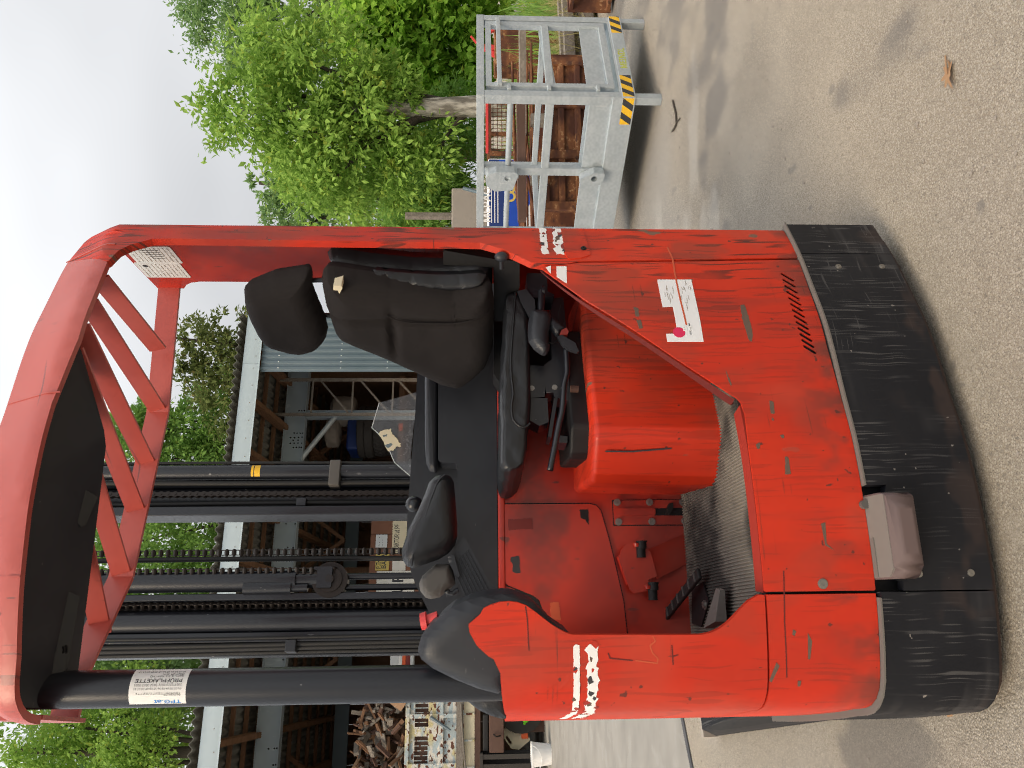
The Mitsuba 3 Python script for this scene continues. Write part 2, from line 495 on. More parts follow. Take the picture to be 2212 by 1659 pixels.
def jag(poly, seed, amp, step=.01):
    """a torn outline"""
    rng = np.random.default_rng(seed)
    g = Polygon(poly).exterior
    n = max(8, int(g.length / step))
    P = np.array([g.interpolate(i / n, True).coords[0] for i in range(n)])
    return P + rng.normal(0, amp, P.shape)


# ------------------------------------------------------------------ the reach truck: outer body
T = thing('reach_truck', 'large worn red and black forklift with open driver cab in the middle of the yard', 'forklift')


def rear_frame(s, z, t=0.):
    p, q, n = on_rear(np.array([[s, z, t], [s + .002, z, t], [s, z, t + .01]]))
    return Frame(p, q - p, (0, 0, 1))


SEND = 2.032
# right-hand pillar and rear column, one folded sheet; the guard's beam leans back above 2.2 m
col = [[1.862,2.1741],[1.9096,2.1573],[1.9344,2.1345],[1.963,2.0853],[1.9659,2.0354],[1.961,1.6207],[1.9584,1.1923],[1.931,1.1326],[1.874,1.0561],[1.8651,1.0164],[1.8675,0.9585],[1.8812,0.9221],[1.8902,0.6303],[1.9019,0.3101]]
colr = [[2.0337,0.3186],[2.0337,0.3186]]
pil = [[1.936, 2.321], [1.862, 2.172]] + col[1:] + [[SEND, .3153], [SEND, 2.285], [2.018, 2.302]]
add(T, 'rear_column', skin(fillet(pil, .006), -.022, 0), 'red', label='narrow red rear pillar and column streaked with dark scuffs')
beam_low = [[1.5981,2.1668],[1.4256,2.1862],[1.1724,2.1813],[0.9775,2.1711],[0.8643,2.1655]]
beam_poly = [[1.862, 2.172]] + beam_low + [[.80, 2.168], [.72, 2.165], [.655, 2.16], [.645, 2.30], [.70, 2.325], [.80, 2.333], [1.0, 2.335], [1.345, 2.330], [1.454, 2.328], [1.6253, 2.324], [1.936, 2.321]]
add(T, 'guard_beam', skin(beam_poly, -.018, 0), 'faded', label='faded pinkish red rear beam of the overhead guard')
# left end plate of the guard, and the beam that closes it at the far side
ep = np.array([[-0.6969,1.6977,2.165],[-0.8126,1.8982,2.165]])
e0 = np.array([-.738, 1.745]); e1 = np.array([-.842, 1.968])
F = vframe(e1, e0)
L = np.linalg.norm(e1 - e0)
add(T, 'guard_end_plate', slab(F, [[0, 2.178], [L, 2.160], [L, 2.295], [0, 2.246]], -.006, .004), 'faded')
for s_ in (1.9367, 1.4536, 1.03):
    add(T, 'weld_seam', skin([[s_ - .002, 2.174], [s_ + .002, 2.174], [s_ + .002, 2.326], [s_ - .002, 2.326]], 0, .0022, (), .02), 'faded')
# far beam of the guard: a folded flat bar
far = np.array([[.325, 2.575]] + [[-0.0887,2.4824],[-0.5464,2.2307],[-0.7238,1.9837],[-0.8194,1.9299]])
for i in range(4):
    a, b = far[i], far[i + 1]
    F = vframe(b, a)
    L = np.linalg.norm(b - a)
    add(T, 'guard_far_beam', slab(F, [[0, 2.178], [L, 2.178], [L, 2.246], [0, 2.246]], -.012, 0), 'faded')


def far_at(k):      # k from 0 at the right to 1 along the far beam
    d = np.r_[0, np.cumsum(np.linalg.norm(np.diff(far, axis=0), axis=1))]
    return np.array([np.interp(k, d, far[:, 0]), np.interp(k, d, far[:, 1])])


slat_far = [[0.1191,2.4732],[-0.0814,2.4841],[-0.2412,2.3966],[-0.3857,2.331],[-0.559,2.2391],[-0.6687,2.1092]]
slat_near = [[0.3022,2.0912],[0.2342,2.0365],[0.1696,1.9962],[0.1092,1.9664],[0.0334,1.9267],[-0.0451,1.8948]]
for (fx, fy), (nx, ny) in zip(slat_far, slat_near):
    a, b = np.array([fx, fy + .02]), np.array([nx, ny])
    d = (b - a) / np.linalg.norm(b - a)
    b = b - d * .02
    n = np.array([d[1], -d[0]])
    if n[0] > 0:
        n = -n
    lean = .012                                       # the bars lean so that their flat side shows the driver no width
    V = []
    for q in (a, b):
        for z, o in ((2.188, 0), (2.236, lean)):
            for h in (0, .007):
                V.append([*(q + n * (o + h)), z])
    add(T, 'guard_slat', hull(V), 'faded')
# flat inner cheek of the right pillar
F = vframe((.440, 2.205), (.342, 2.53))
pl = [[0.2045,2.317],[0.0861,2.1454],[0.0758,1.2424],[0.1219,1.126],[0.2029,1.0337]]
W = math.hypot(.098, .325)
cheek = [[0, .95], [W, .95], [W, 2.10], [W - .012, 2.13], [W, 2.18], [W, 2.285], [0, 2.285]]
F2 = Frame((.440, 2.205, 0), (-.098, .325, 0), (0, 0, 1))
add(T, 'pillar_cheek', slab(F2, [[.03, .45], [W + .16, .45], [W + .16, 1.12], [W, 1.14], [W, 2.095], [W + .008, 2.125], [W + .026, 2.147], [W + .055, 2.165], [W + .06, 2.25], [.045, 2.25], [-.004, 2.17], [-.008, 1.06], [.03, 1.0]], -.012, 0), 'redin', label='glossy dark red inner cheek of the rear pillar')
add(T, 'pillar_seam', box(F2, 0, W, 1.315, 1.319, -.0135, -.011), 'faded')
# rating plates on the cheek
lab = [[0.1216,2.2291],[0.0916,2.0942],[0.1965,2.1073],[0.2016,2.2393]]
lab2 = [[0.2036,2.238],[0.1994,2.1062],[0.3034,2.119],[0.3054,2.2509]]


def plate_lines(F, q, seed, n):
    rng = random.Random(seed)
    x0, x1 = min(p[0] for p in q), max(p[0] for p in q)
    z0, z1 = min(p[1] for p in q), max(p[1] for p in q)
    out = []
    for i in range(n):
        z = z0 + (z1 - z0) * (i + .8) / (n + .8)
        a = x0 + (x1 - x0) * rng.uniform(.05, .12)
        while a < x1 - .012:
            b = min(a + (x1 - x0) * rng.uniform(.08, .35), x1 - .006)
            out.append(box(F, a, b, z, z + (z1 - z0) * rng.choice([.012, .02]), .0012, .0018))
            a = b + (x1 - x0) * .05
    return cat(*out)


F2c = F2
Wc = W
F2 = Frame((.440 - .098 * 1.0, 2.205 + .325, 0), (.098, -.325, 0), (0, 0, 1))
F2.o = F2.o + F2.z * .0125
lab, lab2 = [[[Wc - a_, b_] for a_, b_ in q] for q in (lab, lab2)]
for q, sd in ((lab, 3), (lab2, 4)):
    xs, zs = [p[0] for p in q], [p[1] for p in q]
    r = [[max(.008, min(xs)), min(zs) + .004], [min(Wc - .02, max(xs)), min(zs) + .004], [min(Wc - .02, max(xs)), max(zs) - .004], [max(.008, min(xs)), max(zs) - .004]]
    k = add(T, 'rating_plate', slab(F2, fillet(r, .006), 0, .0012), 'label')
    add(k, 'lettering', plate_lines(F2, r, sd, 10), 'dust', kind='stuff')
    fx0, fx1, fz0, fz1 = r[0][0], r[1][0], r[0][1], r[2][1]
    wv, hv = fx1 - fx0, fz1 - fz0
    if sd == 3:
        G = [box(F2, fx0 + wv * (.30 + .12 * i), fx0 + wv * (.30 + .12 * i) + .0022, fz0 + hv * .3, fz0 + hv * (.55 + .04 * i), .0012, .002) for i in range(5)]
        G.append(box(F2, fx0 + wv * .28, fx0 + wv * .82, fz0 + hv * .55, fz0 + hv * .56, .0012, .002))
        add(k, 'lift_diagram', cat(*G), 'print')
    else:
        add(k, 'round_mark', disc(F2, fx0 + wv * .8, fz0 + hv * .8, .0012, .002, .008), 'print')
add(T, 'yellow_sticker', box(F2, Wc - .016, Wc - .002, 2.055, 2.125, 0, .001), 'yellow')
F2 = F2c
# big rear door, diagonal upper edge, sill edge towards the step
door = [[1.8539,1.0308],[1.7282,0.9154],[1.5534,0.7161],[1.4454,0.5831],[1.4388,0.5735],[1.4261,0.5643],[1.3947,0.5596],[1.3012,0.5648]] + [[1.22, .5648], [.9790, .5650], [.9790, .3135], [1.15, .3135]] + [[1.4296,0.3054],[1.5817,0.319],[1.8919,0.3103]] + [[1.8805,0.632],[1.8717,0.9217],[1.8597,0.998]]
door = [[min(p[0], 1.8975), max(p[1], .3135)] for p in door]
sl = [[[1.8339,0.3735],[1.8099,0.3505]],[[1.8106,0.3741],[1.7871,0.3514]],[[1.7876,0.3747],[1.7644,0.3524]],[[1.7648,0.3753],[1.7418,0.3536]],[[1.7421,0.3761],[1.7195,0.3547]],[[1.7197,0.3769],[1.6977,0.3558]],[[1.6978,0.3776],[1.6766,0.3565]],[[1.6766,0.378],[1.6562,0.3568]],[[1.6561,0.378],[1.6367,0.3567]],[[1.6365,0.3776],[1.618,0.3563]],[[1.6177,0.3769],[1.5998,0.3556]],[[1.5994,0.3759],[1.5818,0.3548]],[[1.5814,0.3748],[1.5642,0.3539]]]
slots = []
for (a, b) in sl:
    slots.append(np.array(LineString([a, b]).buffer(.0050, 4).exterior.coords)[:-1])
DOOR = add(T, 'rear_door', skin(fillet(door, .004), -.005, 0, slots, .02), 'red', label='broad red rear door scraped with dark vertical scuffs')
add(DOOR, 'vent_backing', skin([[min(a[0], b[0]) for a, b in sl[:1]] and [1.50, .33], [1.93, .33], [1.93, .62], [1.50, .62]], -.012, -.009), 'dark')
# flange folded in from the door's diagonal edge and the red tread edge of the sill
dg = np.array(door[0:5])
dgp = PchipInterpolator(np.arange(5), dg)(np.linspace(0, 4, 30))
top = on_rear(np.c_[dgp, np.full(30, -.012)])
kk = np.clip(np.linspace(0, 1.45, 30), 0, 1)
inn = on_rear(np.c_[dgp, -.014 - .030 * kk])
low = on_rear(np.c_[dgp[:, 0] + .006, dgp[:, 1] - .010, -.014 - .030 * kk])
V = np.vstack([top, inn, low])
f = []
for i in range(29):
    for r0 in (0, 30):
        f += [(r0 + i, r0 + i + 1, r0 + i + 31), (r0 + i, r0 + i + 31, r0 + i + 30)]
add(DOOR, 'edge_flange', trimesh.Trimesh(V, f, process=False), 'redshade_scratch', smooth=False)  # shade of the edge groove is painted in as a darker red


def ledge(s0, s1, z0, z1, t0, t1): return skin([[s0, z0], [s1, z0], [s1, z1], [s0, z1]], t0, t1)


add(T, 'sill_edge', ledge(.975, 1.43, .525, .5585, -.075, -.026), 'redmatt')
add(T, 'sill_gap_shade', ledge(.975, 1.44, .50, .548, -.026, -.0145), 'rubber')  # dark strip standing in for the shaded gap between door and sill
# front-left column with its curved cut-out, wrapping round the corner
fc = [[0.9378,1.1941],[0.9513,1.186],[0.9589,1.1699],[0.9645,1.1497],[0.9654,1.1295],[0.9628,1.1113],[0.956,1.0931],[0.9421,1.0731],[0.9262,1.053],[0.9143,1.037],[0.9043,1.0209],[0.8975,1.0069],[0.8934,0.9928],[0.8918,0.9116],[0.8901,0.7893],[0.8893,0.7361],[0.8893,0.7114],[0.893,0.6907],[0.9014,0.6698],[0.913,0.6528],[0.9285,0.6356],[0.9453,0.6181],[0.9609,0.6006],[0.9663,0.5627]]
fcl = [[0.8508,1.1761],[0.8735,1.201],[0.9018,1.217],[0.9173,1.219]]
fcp = fc[:-1] + [[.9725, .578], [.9725, .5655], [.20, .5655], [.25, 1.125], [.55, 1.13], [.66, 1.135], [.70, 1.14], [.765, 1.147], [.79, 1.149], [.814, 1.1502], [.845, 1.165]] + fcl
FC = add(T, 'front_column', skin(fillet(fcp, .003), -.014, 0), 'red', label='red front column with a curved cut-out and torn white stripes')
add(T, 'lower_front_panel', skin([[.20, .3135], [.9725, .3135], [.9725, .5605], [.20, .5605]], -.014, 0), 'red')
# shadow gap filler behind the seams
add(T, 'shadow_gap_fill', skin([[.25, .10], [2.03, .10], [2.03, .55], [.25, .55]], -.06, -.03), 'dark')
# white reflective stripes, torn
s1 = [[0.8825,1.001],[0.8863,0.988],[0.7878,0.9888],[0.788,1.0017]]
for parent, s0, s1, z0, z1, sd, am in ((FC, .60, .8725, 1.0065 - .028, 1.0065 - .0145, 1, .0007), (FC, .60, .8745, .9395, .9625, 2, .0022), (FC, .43, .60, .978, .992, 5, .001), (FC, .44, .60, .939, .962, 6, .002),
                                       (T + '__rear_column', 1.908, 2.031, 1.005, 1.024, 3, .0012), (T + '__rear_column', 1.908, 2.031, .962, .986, 4, .0022)):
    n = int((s1 - s0) / .012)
    add(parent, 'white_stripe', skin(jag([[s0, z0], [s1, z0], [s1, z1], [s0, z1]], sd, am, .006), 0, .0009, (), .03), 'white')
st = [[1.8526,1.0158],[1.8596,1.0017],[1.8291,1.0035],[1.8369,1.0089],[1.8569,0.987],[1.8572,0.9596],[1.7923,0.9635],[1.7965,0.969],[1.8165,0.9888]]
add(DOOR, 'white_stripe', skin(st[:4], 0, .0009), 'white')
add(DOOR, 'white_stripe', skin(st[4:], 0, .0009), 'white')
rng = np.random.default_rng(8)
for parent, s0, s1, z0, z1, n in ((FC, .62, .87, .938, .964, 15), (FC, .62, .86, .978, .992, 5), (FC, .45, .60, .94, .962, 5), (T + '__rear_column', 1.92, 2.03, .962, .986, 9), (T + '__rear_column', 1.93, 2.03, 1.004, 1.024, 4)):
    for i in range(n):
        c = np.array([rng.uniform(s0, s1), rng.uniform(z0, z1)])
        a = rng.uniform(0, 6.28, 9).cumsum()
        w = rng.uniform(.005, .012)
        an = np.sort(rng.uniform(0, 2 * np.pi, 9))
        pts = c + np.c_[np.cos(an) * w * rng.uniform(.5, 1.3, 9), np.sin(an) * w * rng.uniform(.5, 1.0, 9)]
        add(parent, 'torn_patch', skin(pts, .0005, .0013), ['redin', 'primer', 'redin', 'print'][i % 4])
# the big white sticker on the door, half torn away
wl = [[1.8079,0.7198],[1.8087,0.6278],[1.5937,0.6322],[1.5934,0.724],[1.6172,0.7247],[1.6182,0.6962],[1.6585,0.6943],[1.7076,0.6942],[1.7058,0.7209]]
WL = add(DOOR, 'white_sticker', skin(wl, 0, .0009), 'banner', label='torn white sticker with red round emblem on the rear door')
lc = [[1.6218,0.6909]][0]
ring = Point(*lc).buffer(.0155, 16)
add(WL, 'round_emblem', skin(np.array(ring.exterior.coords)[:-1], .0009, .0016, [], .01), 'redprint')
FL = rear_frame(lc[0], lc[1], .0017)
add(WL, 'emblem_letters', text(FL, 'BT', .004, -.010, .014, rot=-90, bold=True), 'white')
c1 = [[1.6308,0.6656]][0]
FL = rear_frame(c1[0], c1[1], .001)
add(WL, 'lettering', text(FL, 'BT Customer', -.016, -.006, .0042), 'print')
rng = random.Random(5)
tx = [[1.7674,0.6968],[1.7675,0.6852],[1.7511,0.7032],[1.7458,0.6926],[1.7677,0.6582],[1.7949,0.6419],[1.7677,0.6485],[1.7787,0.6369],[1.7352,0.6637],[1.73,0.6493],[1.7036,0.6539],[1.7297,0.699]]
m = []
for q in tx:
    for k in range(3):
        a, z = q[0] + rng.uniform(-.012, .004), q[1] + rng.uniform(-.004, .004)
        m.append(skin([[a, z], [a + rng.uniform(.006, .02), z], [a + rng.uniform(.006, .02), z + .0012], [a, z + .0012]], .0009, .0013))
add(WL, 'faded_lines', cat(*m), 'dust', kind='stuff')
# long gouge through the sticker, primer patches, scrapes
sc = [[1.9402,0.6711],[1.8918,0.6653],[1.8333,0.6689],[1.7299,0.6703],[1.6468,0.6688]]
g = np.array(LineString(sc).buffer(.0022, 3).exterior.coords)[:-1]
add(DOOR, 'gouge', skin(g, .0008, .0016), 'scrape')
for pts in [[[1.715,0.5146],[1.7151,0.5031],[1.6225,0.5015],[1.5962,0.5081],[1.5962,0.5155],[1.669,0.5205]],[[1.7054,0.7965],[1.7028,0.7844],[1.6726,0.7864],[1.6725,0.7957]],[[1.6604,0.7946],[1.6629,0.7839],[1.6348,0.7816],[1.6325,0.7911]],[[1.5108,0.5877],[1.4789,0.5798],[1.469,0.5795],[1.477,0.5847]],[[1.4295,0.4933],[1.4255,0.4833],[1.394,0.4877],[1.394,0.4965]],[[1.3843,0.4967],[1.3785,0.4908],[1.3746,0.4933],[1.3765,0.4992]],[[1.3367,0.4847],[1.3385,0.4756],[1.3292,0.4773],[1.33,0.4824]],[[1.2826,0.4822],[1.2825,0.4747],[1.2409,0.4743],[1.241,0.4879]],[[1.3149,0.5471],[1.3185,0.5345],[1.3041,0.5384],[1.3023,0.5456]]]:
    add(DOOR, 'paint_chip', skin(jag(pts, int(pts[0][0] * 1e4), .0006, .005), 0, .0007), 'primer')
for pts in [[[0.954,1.0952],[0.9267,1.0914],[0.8994,1.0904],[0.8624,1.0887]],[[0.8877,0.818],[0.8778,0.8121],[0.8682,0.8246],[0.8524,0.8189],[0.8404,0.8077],[0.8305,0.809],[0.8373,0.8557]],[[0.8532,0.9164],[0.8429,0.9125],[0.8374,0.8639]],[[0.8675,0.7764],[0.828,0.7744]],[[0.8439,0.7762],[0.8477,0.7638]],[[1.0226,0.5184],[0.9152,0.5243],[0.7959,0.5232]]]:
    g = np.array(LineString(pts).buffer(.0013, 2).exterior.coords)[:-1]
    add(FC, 'scratch', skin(g, .0003, .0009), 'scrape' if len(pts) > 4 else 'redshade_scratch')
for pts in [[[0.8903,0.4733],[0.8726,0.4645],[0.8338,0.4704],[0.8339,0.4749]],[[0.8279,0.5457],[0.8206,0.5385],[0.7851,0.5571],[0.7888,0.5623]],[[0.8979,0.5062],[0.8942,0.499],[0.8837,0.5032],[0.8873,0.5082]],[[0.7877,0.4983],[0.7876,0.4909],[0.7748,0.4928],[0.7749,0.4987]],[[1.1265,0.4204],[1.1301,0.41],[1.0822,0.4132],[1.0675,0.3976],[1.0786,0.4167]]]:
    add(T, 'paint_chip', skin(pts, 0, .0007), 'primer')
q = [[0.9949,0.4323]][0]
F = rear_frame(q[0], q[1])
add(DOOR, 'bolt', bolt(F, 0, 0, 0, .0085, .004), 'bolt')
# little cover plate on the column
cp = [[1.9743,0.9585],[1.9752,0.9006],[1.9047,0.8895],[1.8907,0.9166],[1.8855,0.9519],[1.9007,0.9587]]
cp[0][1] += .004
cp = [[2.028, cp[0][1]], [2.028, cp[1][1]]] + cp[2:]
CP = add(T, 'cover_plate', skin(fillet(cp, .003), 0, .003), 'red')
q = [[1.9304,0.907]][0]
add(CP, 'bolt', bolt(rear_frame(q[0], q[1], .003), 0, 0, 0, .006, .004), 'dark')

# black skirt in three panels
SK = 'skirt_panel'
add(T, SK, skin([[1.905, .052], [SEND + .012, .052], [SEND + .012, .308], [1.905, .308]], -.012, .013), 'skirt')
notch = [[1.2124,0.3246],[1.212,0.2612],[1.0144,0.2877],[0.9989,0.2546],[0.9638,0.2583],[0.9651,0.3583]]
notch = [[p[0], p[1] + (.04 if p[1] > .28 else 0)] for p in notch]
K2 = add(T, SK, skin([[.979, .052], [1.902, .052], [1.902, .308], [.979, .308]], -.012, .013, [notch]), 'skirt')
add(T, SK, skin([[.05, .052], [.976, .052], [.976, .308], [.05, .308]], -.012, .013), 'skirt')
add(T, 'underplate', skin([[.30, .034], [1.99, .034], [1.99, .053], [.30, .053]], -.049, -.004), 'rustdark', label='rusty bottom edge below the black skirt')
ub = on_rear(np.c_[np.linspace(.30, 2.0, 40), np.full(40, .03), np.full(40, -.05)])[:, :2]
add(T, 'light_block_plate', cross(np.vstack([ub, [[.10, 2.75], [-.75, 2.55]]])).extrude(.05).translate((0, 0, .018)), 'dark')  # unseen slab added to block light and darken the ground beneath
for q in [[1.8509,0.0969],[1.8497,0.2184],[1.0147,0.2175],[1.0154,0.0986]]:
    add(K2, 'bolt', bolt(rear_frame(q[0], q[1], .013), 0, 0, 0, .006, .004), 'bolt')
add(T, 'skirt_ledge', skin([[.05, .3085], [2.05, .3085], [2.05, .3125], [.05, .3125]], -.014, .0155, [[[a_, b_ - .05 if b_ < .3 else b_ + .05] for a_, b_ in notch]]), 'dustdark', label='dusty grey ledge along the top of the black skirt')
# folding step in the notch
sq = [[1.1895,0.2992],[1.0025,0.328]]
F = rear_frame((sq[0][0] + sq[1][0]) / 2, 0, 0)
hw = abs(sq[0][0] - sq[1][0]) / 2
prof = fillet([[-.03, .316], [.066, .300], [.088, .285], [.088, .252], [.070, .236], [.02, .24], [-.03, .28]], .010)
Fs = Frame(F.o, F.z, F.y)
stepm = Fs.put(cross(prof).extrude(2 * hw).translate((0, 0, -hw)))
cutc = fillet([[-hw, -.04], [hw, -.04], [hw, .062], [hw * .55, .090], [-hw * .45, .090], [-hw, .045]], .03)
Fv = Frame(F.o, F.x, F.z)
ck = Fv.put(cross(cutc).extrude(1.).translate((0, 0, -.5)))
stepm = stepm ^ ck
ST = add(T, 'folding_step', stepm, 'pinkdust', label='dusty folding step with a pinkish worn lip')
tread = fillet([[-.028, .3165], [.03, .3015], [.045, .2975], [.045, .2955], [.03, .2995], [-.028, .3145]], .0005)
add(ST, 'dusty_tread', Fs.put(cross([[-.028, .3172], [.064, .3018], [.064, .297], [-.028, .310]]).extrude(2 * hw * .96).translate((0, 0, -hw * .96))) ^ ck, 'treaddust')
add(ST, 'hinge_knob', disc(F, hw * .78, .316, -.02, .012, .010), 'greyplastic')
# support leg running away on the left
lo = np.array([[-.742, 1.75], [-1.703, 3.672]])
d = (lo[1] - lo[0]) / np.linalg.norm(lo[1] - lo[0])
n = np.array([d[1], -d[0]])
st_, en = lo[0] + d * .45, lo[1]
V = []
for q, zt in ((st_, .30), (lo[0] + d * 1.3, .25), (en, .11)):
    for o in (0, .15):
        V += [[*(q + n * o), .045], [*(q + n * (o + (.03 if o == 0 else 0))), zt]]
LG = add(T, 'support_leg', hull(V), 'skirt', label='long low support leg stretching away towards the shed')
V = []
for q, zt in ((en - d * .005, .108), (en + d * .10, .09)):
    for o in (-.004, .154):
        V += [[*(q + n * o), .04], [*(q + n * o), zt]]
add(LG, 'leg_tip', hull(V), 'dust')
V = []
for r2 in (.35, .75):
    FW = Frame((*(en - d * (r2 + .1) + n * .11), .08), (d[0], d[1], 0), (0, 0, 1))
    add(LG, 'load_wheel', disc(FW, 0, 0, -.05, .05, .075, 20), 'rubber')
# thick black mast-side pole with the inspection sticker
px_, py_ = -.700, 1.805
add(T, 'guard_pole', Manifold.cylinder(1.25, .0415, .0415, 40).translate((px_, py_, 1.02)), 'paint', label='thick black pole carrying the guard beside the dash hood')
# ------------------------------------------------------------------ inside the cab
BA, BB = (-.773, 2.347), (-.361, 2.464)
FB = vframe(BA, BB)


def fb(off): return vframe(BA, BB, off)


# floor mat with its ribs
mat_poly = [(-.86, 2.32), (-.30, 2.48), (.10, 2.55), (.20, 2.25)] + [tuple(on_rear(np.array([[s, .5, -.078]]))[0][:2]) for s in np.linspace(1.62, .72, 20)]
fl = Manifold.extrude(cross(mat_poly), .02).translate((0, 0, .520))
MAT = add(T, 'floor_mat', fl, 'mat', label='dusty grey ribbed rubber floor mat')
dirr = np.array([-.30, .954])
pgm = Polygon(mat_poly).buffer(-.012)
nn = np.array([dirr[1], -dirr[0]])
ribs = []
for i in range(-70, 70):
    o = np.array([-.30, 2.1]) + nn * i * .0085
    ln = LineString([o - dirr * 1.2, o + dirr * 1.2]).intersection(pgm)
    for s in getattr(ln, 'geoms', [ln]):
        if s.is_empty or s.length < .03:
            continue
        a, b = np.array(s.coords[0]), np.array(s.coords[-1])
        Fr = Frame((*a, .540), (*(b - a), 0), (0, 0, 1))
        Ls = s.length
        V = [[0, 0, -.0028], [0, 0, .0028], [Ls, 0, -.0028], [Ls, 0, .0028], [0, .005, -.0012], [0, .005, .0012], [Ls, .005, -.0012], [Ls, .005, .0012]]
        ribs.append(Fr.put(hull(V)))
add(MAT, 'rib', cat(*ribs), 'mat', kind='stuff')
# back wall of the foot well
bw = slab(FB, [[-.12, .50], [1.12, .50], [1.12, 1.118], [-.12, 1.118]], -.02, 0)
BW = add(T, 'footwell_wall', bw, 'redin')
lw = vframe((-.98, 2.30), (-.77, 1.86))
lw = Frame((-.705, 1.80, 0), (-.33, .944, 0), (0, 0, 1))
add(T, 'footwell_side', slab(lw, [[-.05, .50], [.55, .50], [.55, 1.10], [-.05, 1.10]], -.01, .01), 'redin')
add(T, 'wall_top_rail', rbox(FB, -.12, 1.10, 1.112, 1.134, -.03, .012, .005), 'redin')
cov = [[0.403,1.129],[0.4021,0.8397],[0.3966,0.819],[0.38,0.8059],[0.2949,0.7847],[0.2256,0.7703],[0.1014,0.7472],[-0.0004,0.741],[0.0015,0.873],[0.0032,0.9986],[0.0824,0.9996],[0.1073,1.0088],[0.1214,1.0276],[0.1415,1.0763],[0.153,1.105],[0.1671,1.1234],[0.1784,1.1308]]
add(BW, 'cover_gap', slab(FB, np.array(Polygon(cov).buffer(.004).exterior.coords)[:-1], .0005, .0016), 'dark')
add(BW, 'cover_sheet', slab(FB, cov, .0025, .009), 'redin')
ctop = [[0.1443,1.082],[0.1186,1.019],[0.0879,1.0012],[0.0714,1.0027],[0.0826,1.014],[0.136,1.085]]
add(BW, 'wiring_gap', slab(FB, ctop, .0, .004), 'dark')
pp = [[0.4123,0.7636],[0.4137,0.5252],[0.3347,0.5263],[0.3355,0.7637]]
add(BW, 'bracket_gap', slab(FB, np.array(Polygon(pp).buffer(.003).exterior.coords)[:-1], .0, .0009), 'dark')
PP = add(BW, 'pedal_bracket', slab(FB, fillet(pp, .006), .001, .007), 'redin')
rb = [[0.3873,0.7594],[0.3864,0.63],[0.3639,0.6314],[0.3631,0.7606]]
add(PP, 'pressed_rib', slab(FB, fillet(rb, .006), .007, .014), 'redin')
sl_ = [[0.3864,0.633],[0.388,0.5259],[0.3631,0.5272],[0.3639,0.6333]]
add(PP, 'slot', slab(FB, sl_, .0068, .0076), 'dark')
lt = [[0.3861,0.5938],[0.4003,0.5856],[0.4003,0.5759],[0.386,0.5757],[0.3635,0.5893],[0.3648,0.6001]]
add(PP, 'latch', slab(FB, lt, .008, .03), 'rubber')
for q in [[0.4063,0.7518],[0.4061,0.6469],[0.406,0.5398],[0.3442,0.7501],[0.3445,0.6429],[0.346,0.5369]]:
    add(PP, 'bolt', bolt(FB, q[0], q[1], .007, .0085, .010), 'bolt')
for q in [[0.4481,0.7528],[0.4487,0.6473]]:
    add(BW, 'bolt', bolt(FB, q[0], q[1], .0, .008, .010), 'redin')
# hinged plate on rubber bumpers
arm = [[0.2533,0.6711],[0.3101,0.5282],[0.275,0.5177],[0.2185,0.5232],[0.1658,0.6452],[0.1902,0.6484]]
F1 = fb(.05)
add(BW, 'lever_arm', hull(np.vstack([FB.pt(np.c_[np.array(arm)[1:4], [.002] * 3]), FB.pt(np.c_[np.array(arm)[[0, 4, 5]], [.045] * 3]), FB.pt(np.c_[np.array(arm)[[0, 4, 5]], [.03] * 3])])), 'redin')
hp = [[0.237,0.7591],[0.2541,0.7541],[0.2713,0.7384],[0.2824,0.6902],[0.2592,0.6797],[0.2475,0.6626],[0.1731,0.6465],[0.1649,0.6735],[0.1312,0.6784],[0.1234,0.7216],[0.1347,0.7338]]
HPL = add(BW, 'hinged_plate', slab(FB, fillet(hp, .004), .045, .051), 'redin')
lp = [[0.2342,0.7651],[0.2398,0.7566],[0.1543,0.7298],[0.1505,0.7388]]
add(HPL, 'folded_lip', slab(FB, lp, .02, .05), 'redin')
for q in [[0.2674,0.6935],[0.1406,0.6644]]:
    Fq = Frame(FB.pt([[q[0] - .02, q[1], .055]])[0], FB.y, FB.z)
    k = add(HPL, 'bumper', Fq.put(Manifold.cylinder(.035, .014, .014, 20).translate((0, 0, -.0175)).rotate((0, 0, 0))), 'rubber')
    Fq2 = Frame(FB.pt([[q[0], q[1], .055]])[0], FB.x, FB.z)
for q in [[0.2674,0.6911],[0.1428,0.6619]]:
    Fx = Frame(FB.pt([[q[0], q[1], .060]])[0], FB.z, FB.y)
    body = cat(Fx.put(Manifold.cylinder(.022, .015, .015, 20).translate((0, 0, -.011))), Fx.put(Manifold.cylinder(.004, .017, .017, 20).translate((0, 0, -.013))))
    add(HPL, 'rubber_ring', body, 'rubber')
for q in [[0.2675,0.7059],[0.1408,0.6779]]:
    Fx = Frame(FB.pt([[q[0], q[1], .060]])[0], FB.z, FB.y)
    add(HPL, 'bolt_head', Fx.put(Manifold.cylinder(.010, .012, .009, 16).translate((0, 0, -.005))), 'redin')
# torn labels on the wall
for i, (q, m_) in enumerate([([[0.2374,1.0954],[0.2412,1.0691],[0.1901,1.0663],[0.1892,1.0814],[0.1949,1.0918],[0.2118,1.087],[0.2261,1.0955]],'print'),([[0.3834,0.8734],[0.3844,0.8452],[0.3362,0.8465],[0.3539,0.8595],[0.3569,0.8714]],'dark'),([[0.0997,0.9762],[0.1016,0.949],[0.0476,0.9436],[0.048,0.9735]],'scrape'),([[0.3546,1.104],[0.3575,1.0259],[0.3248,1.0242],[0.322,1.102]],'darkred')]):
    add(BW, 'torn_label', slab(FB, jag(q, i, .0008, .006), .009, .0105), m_)
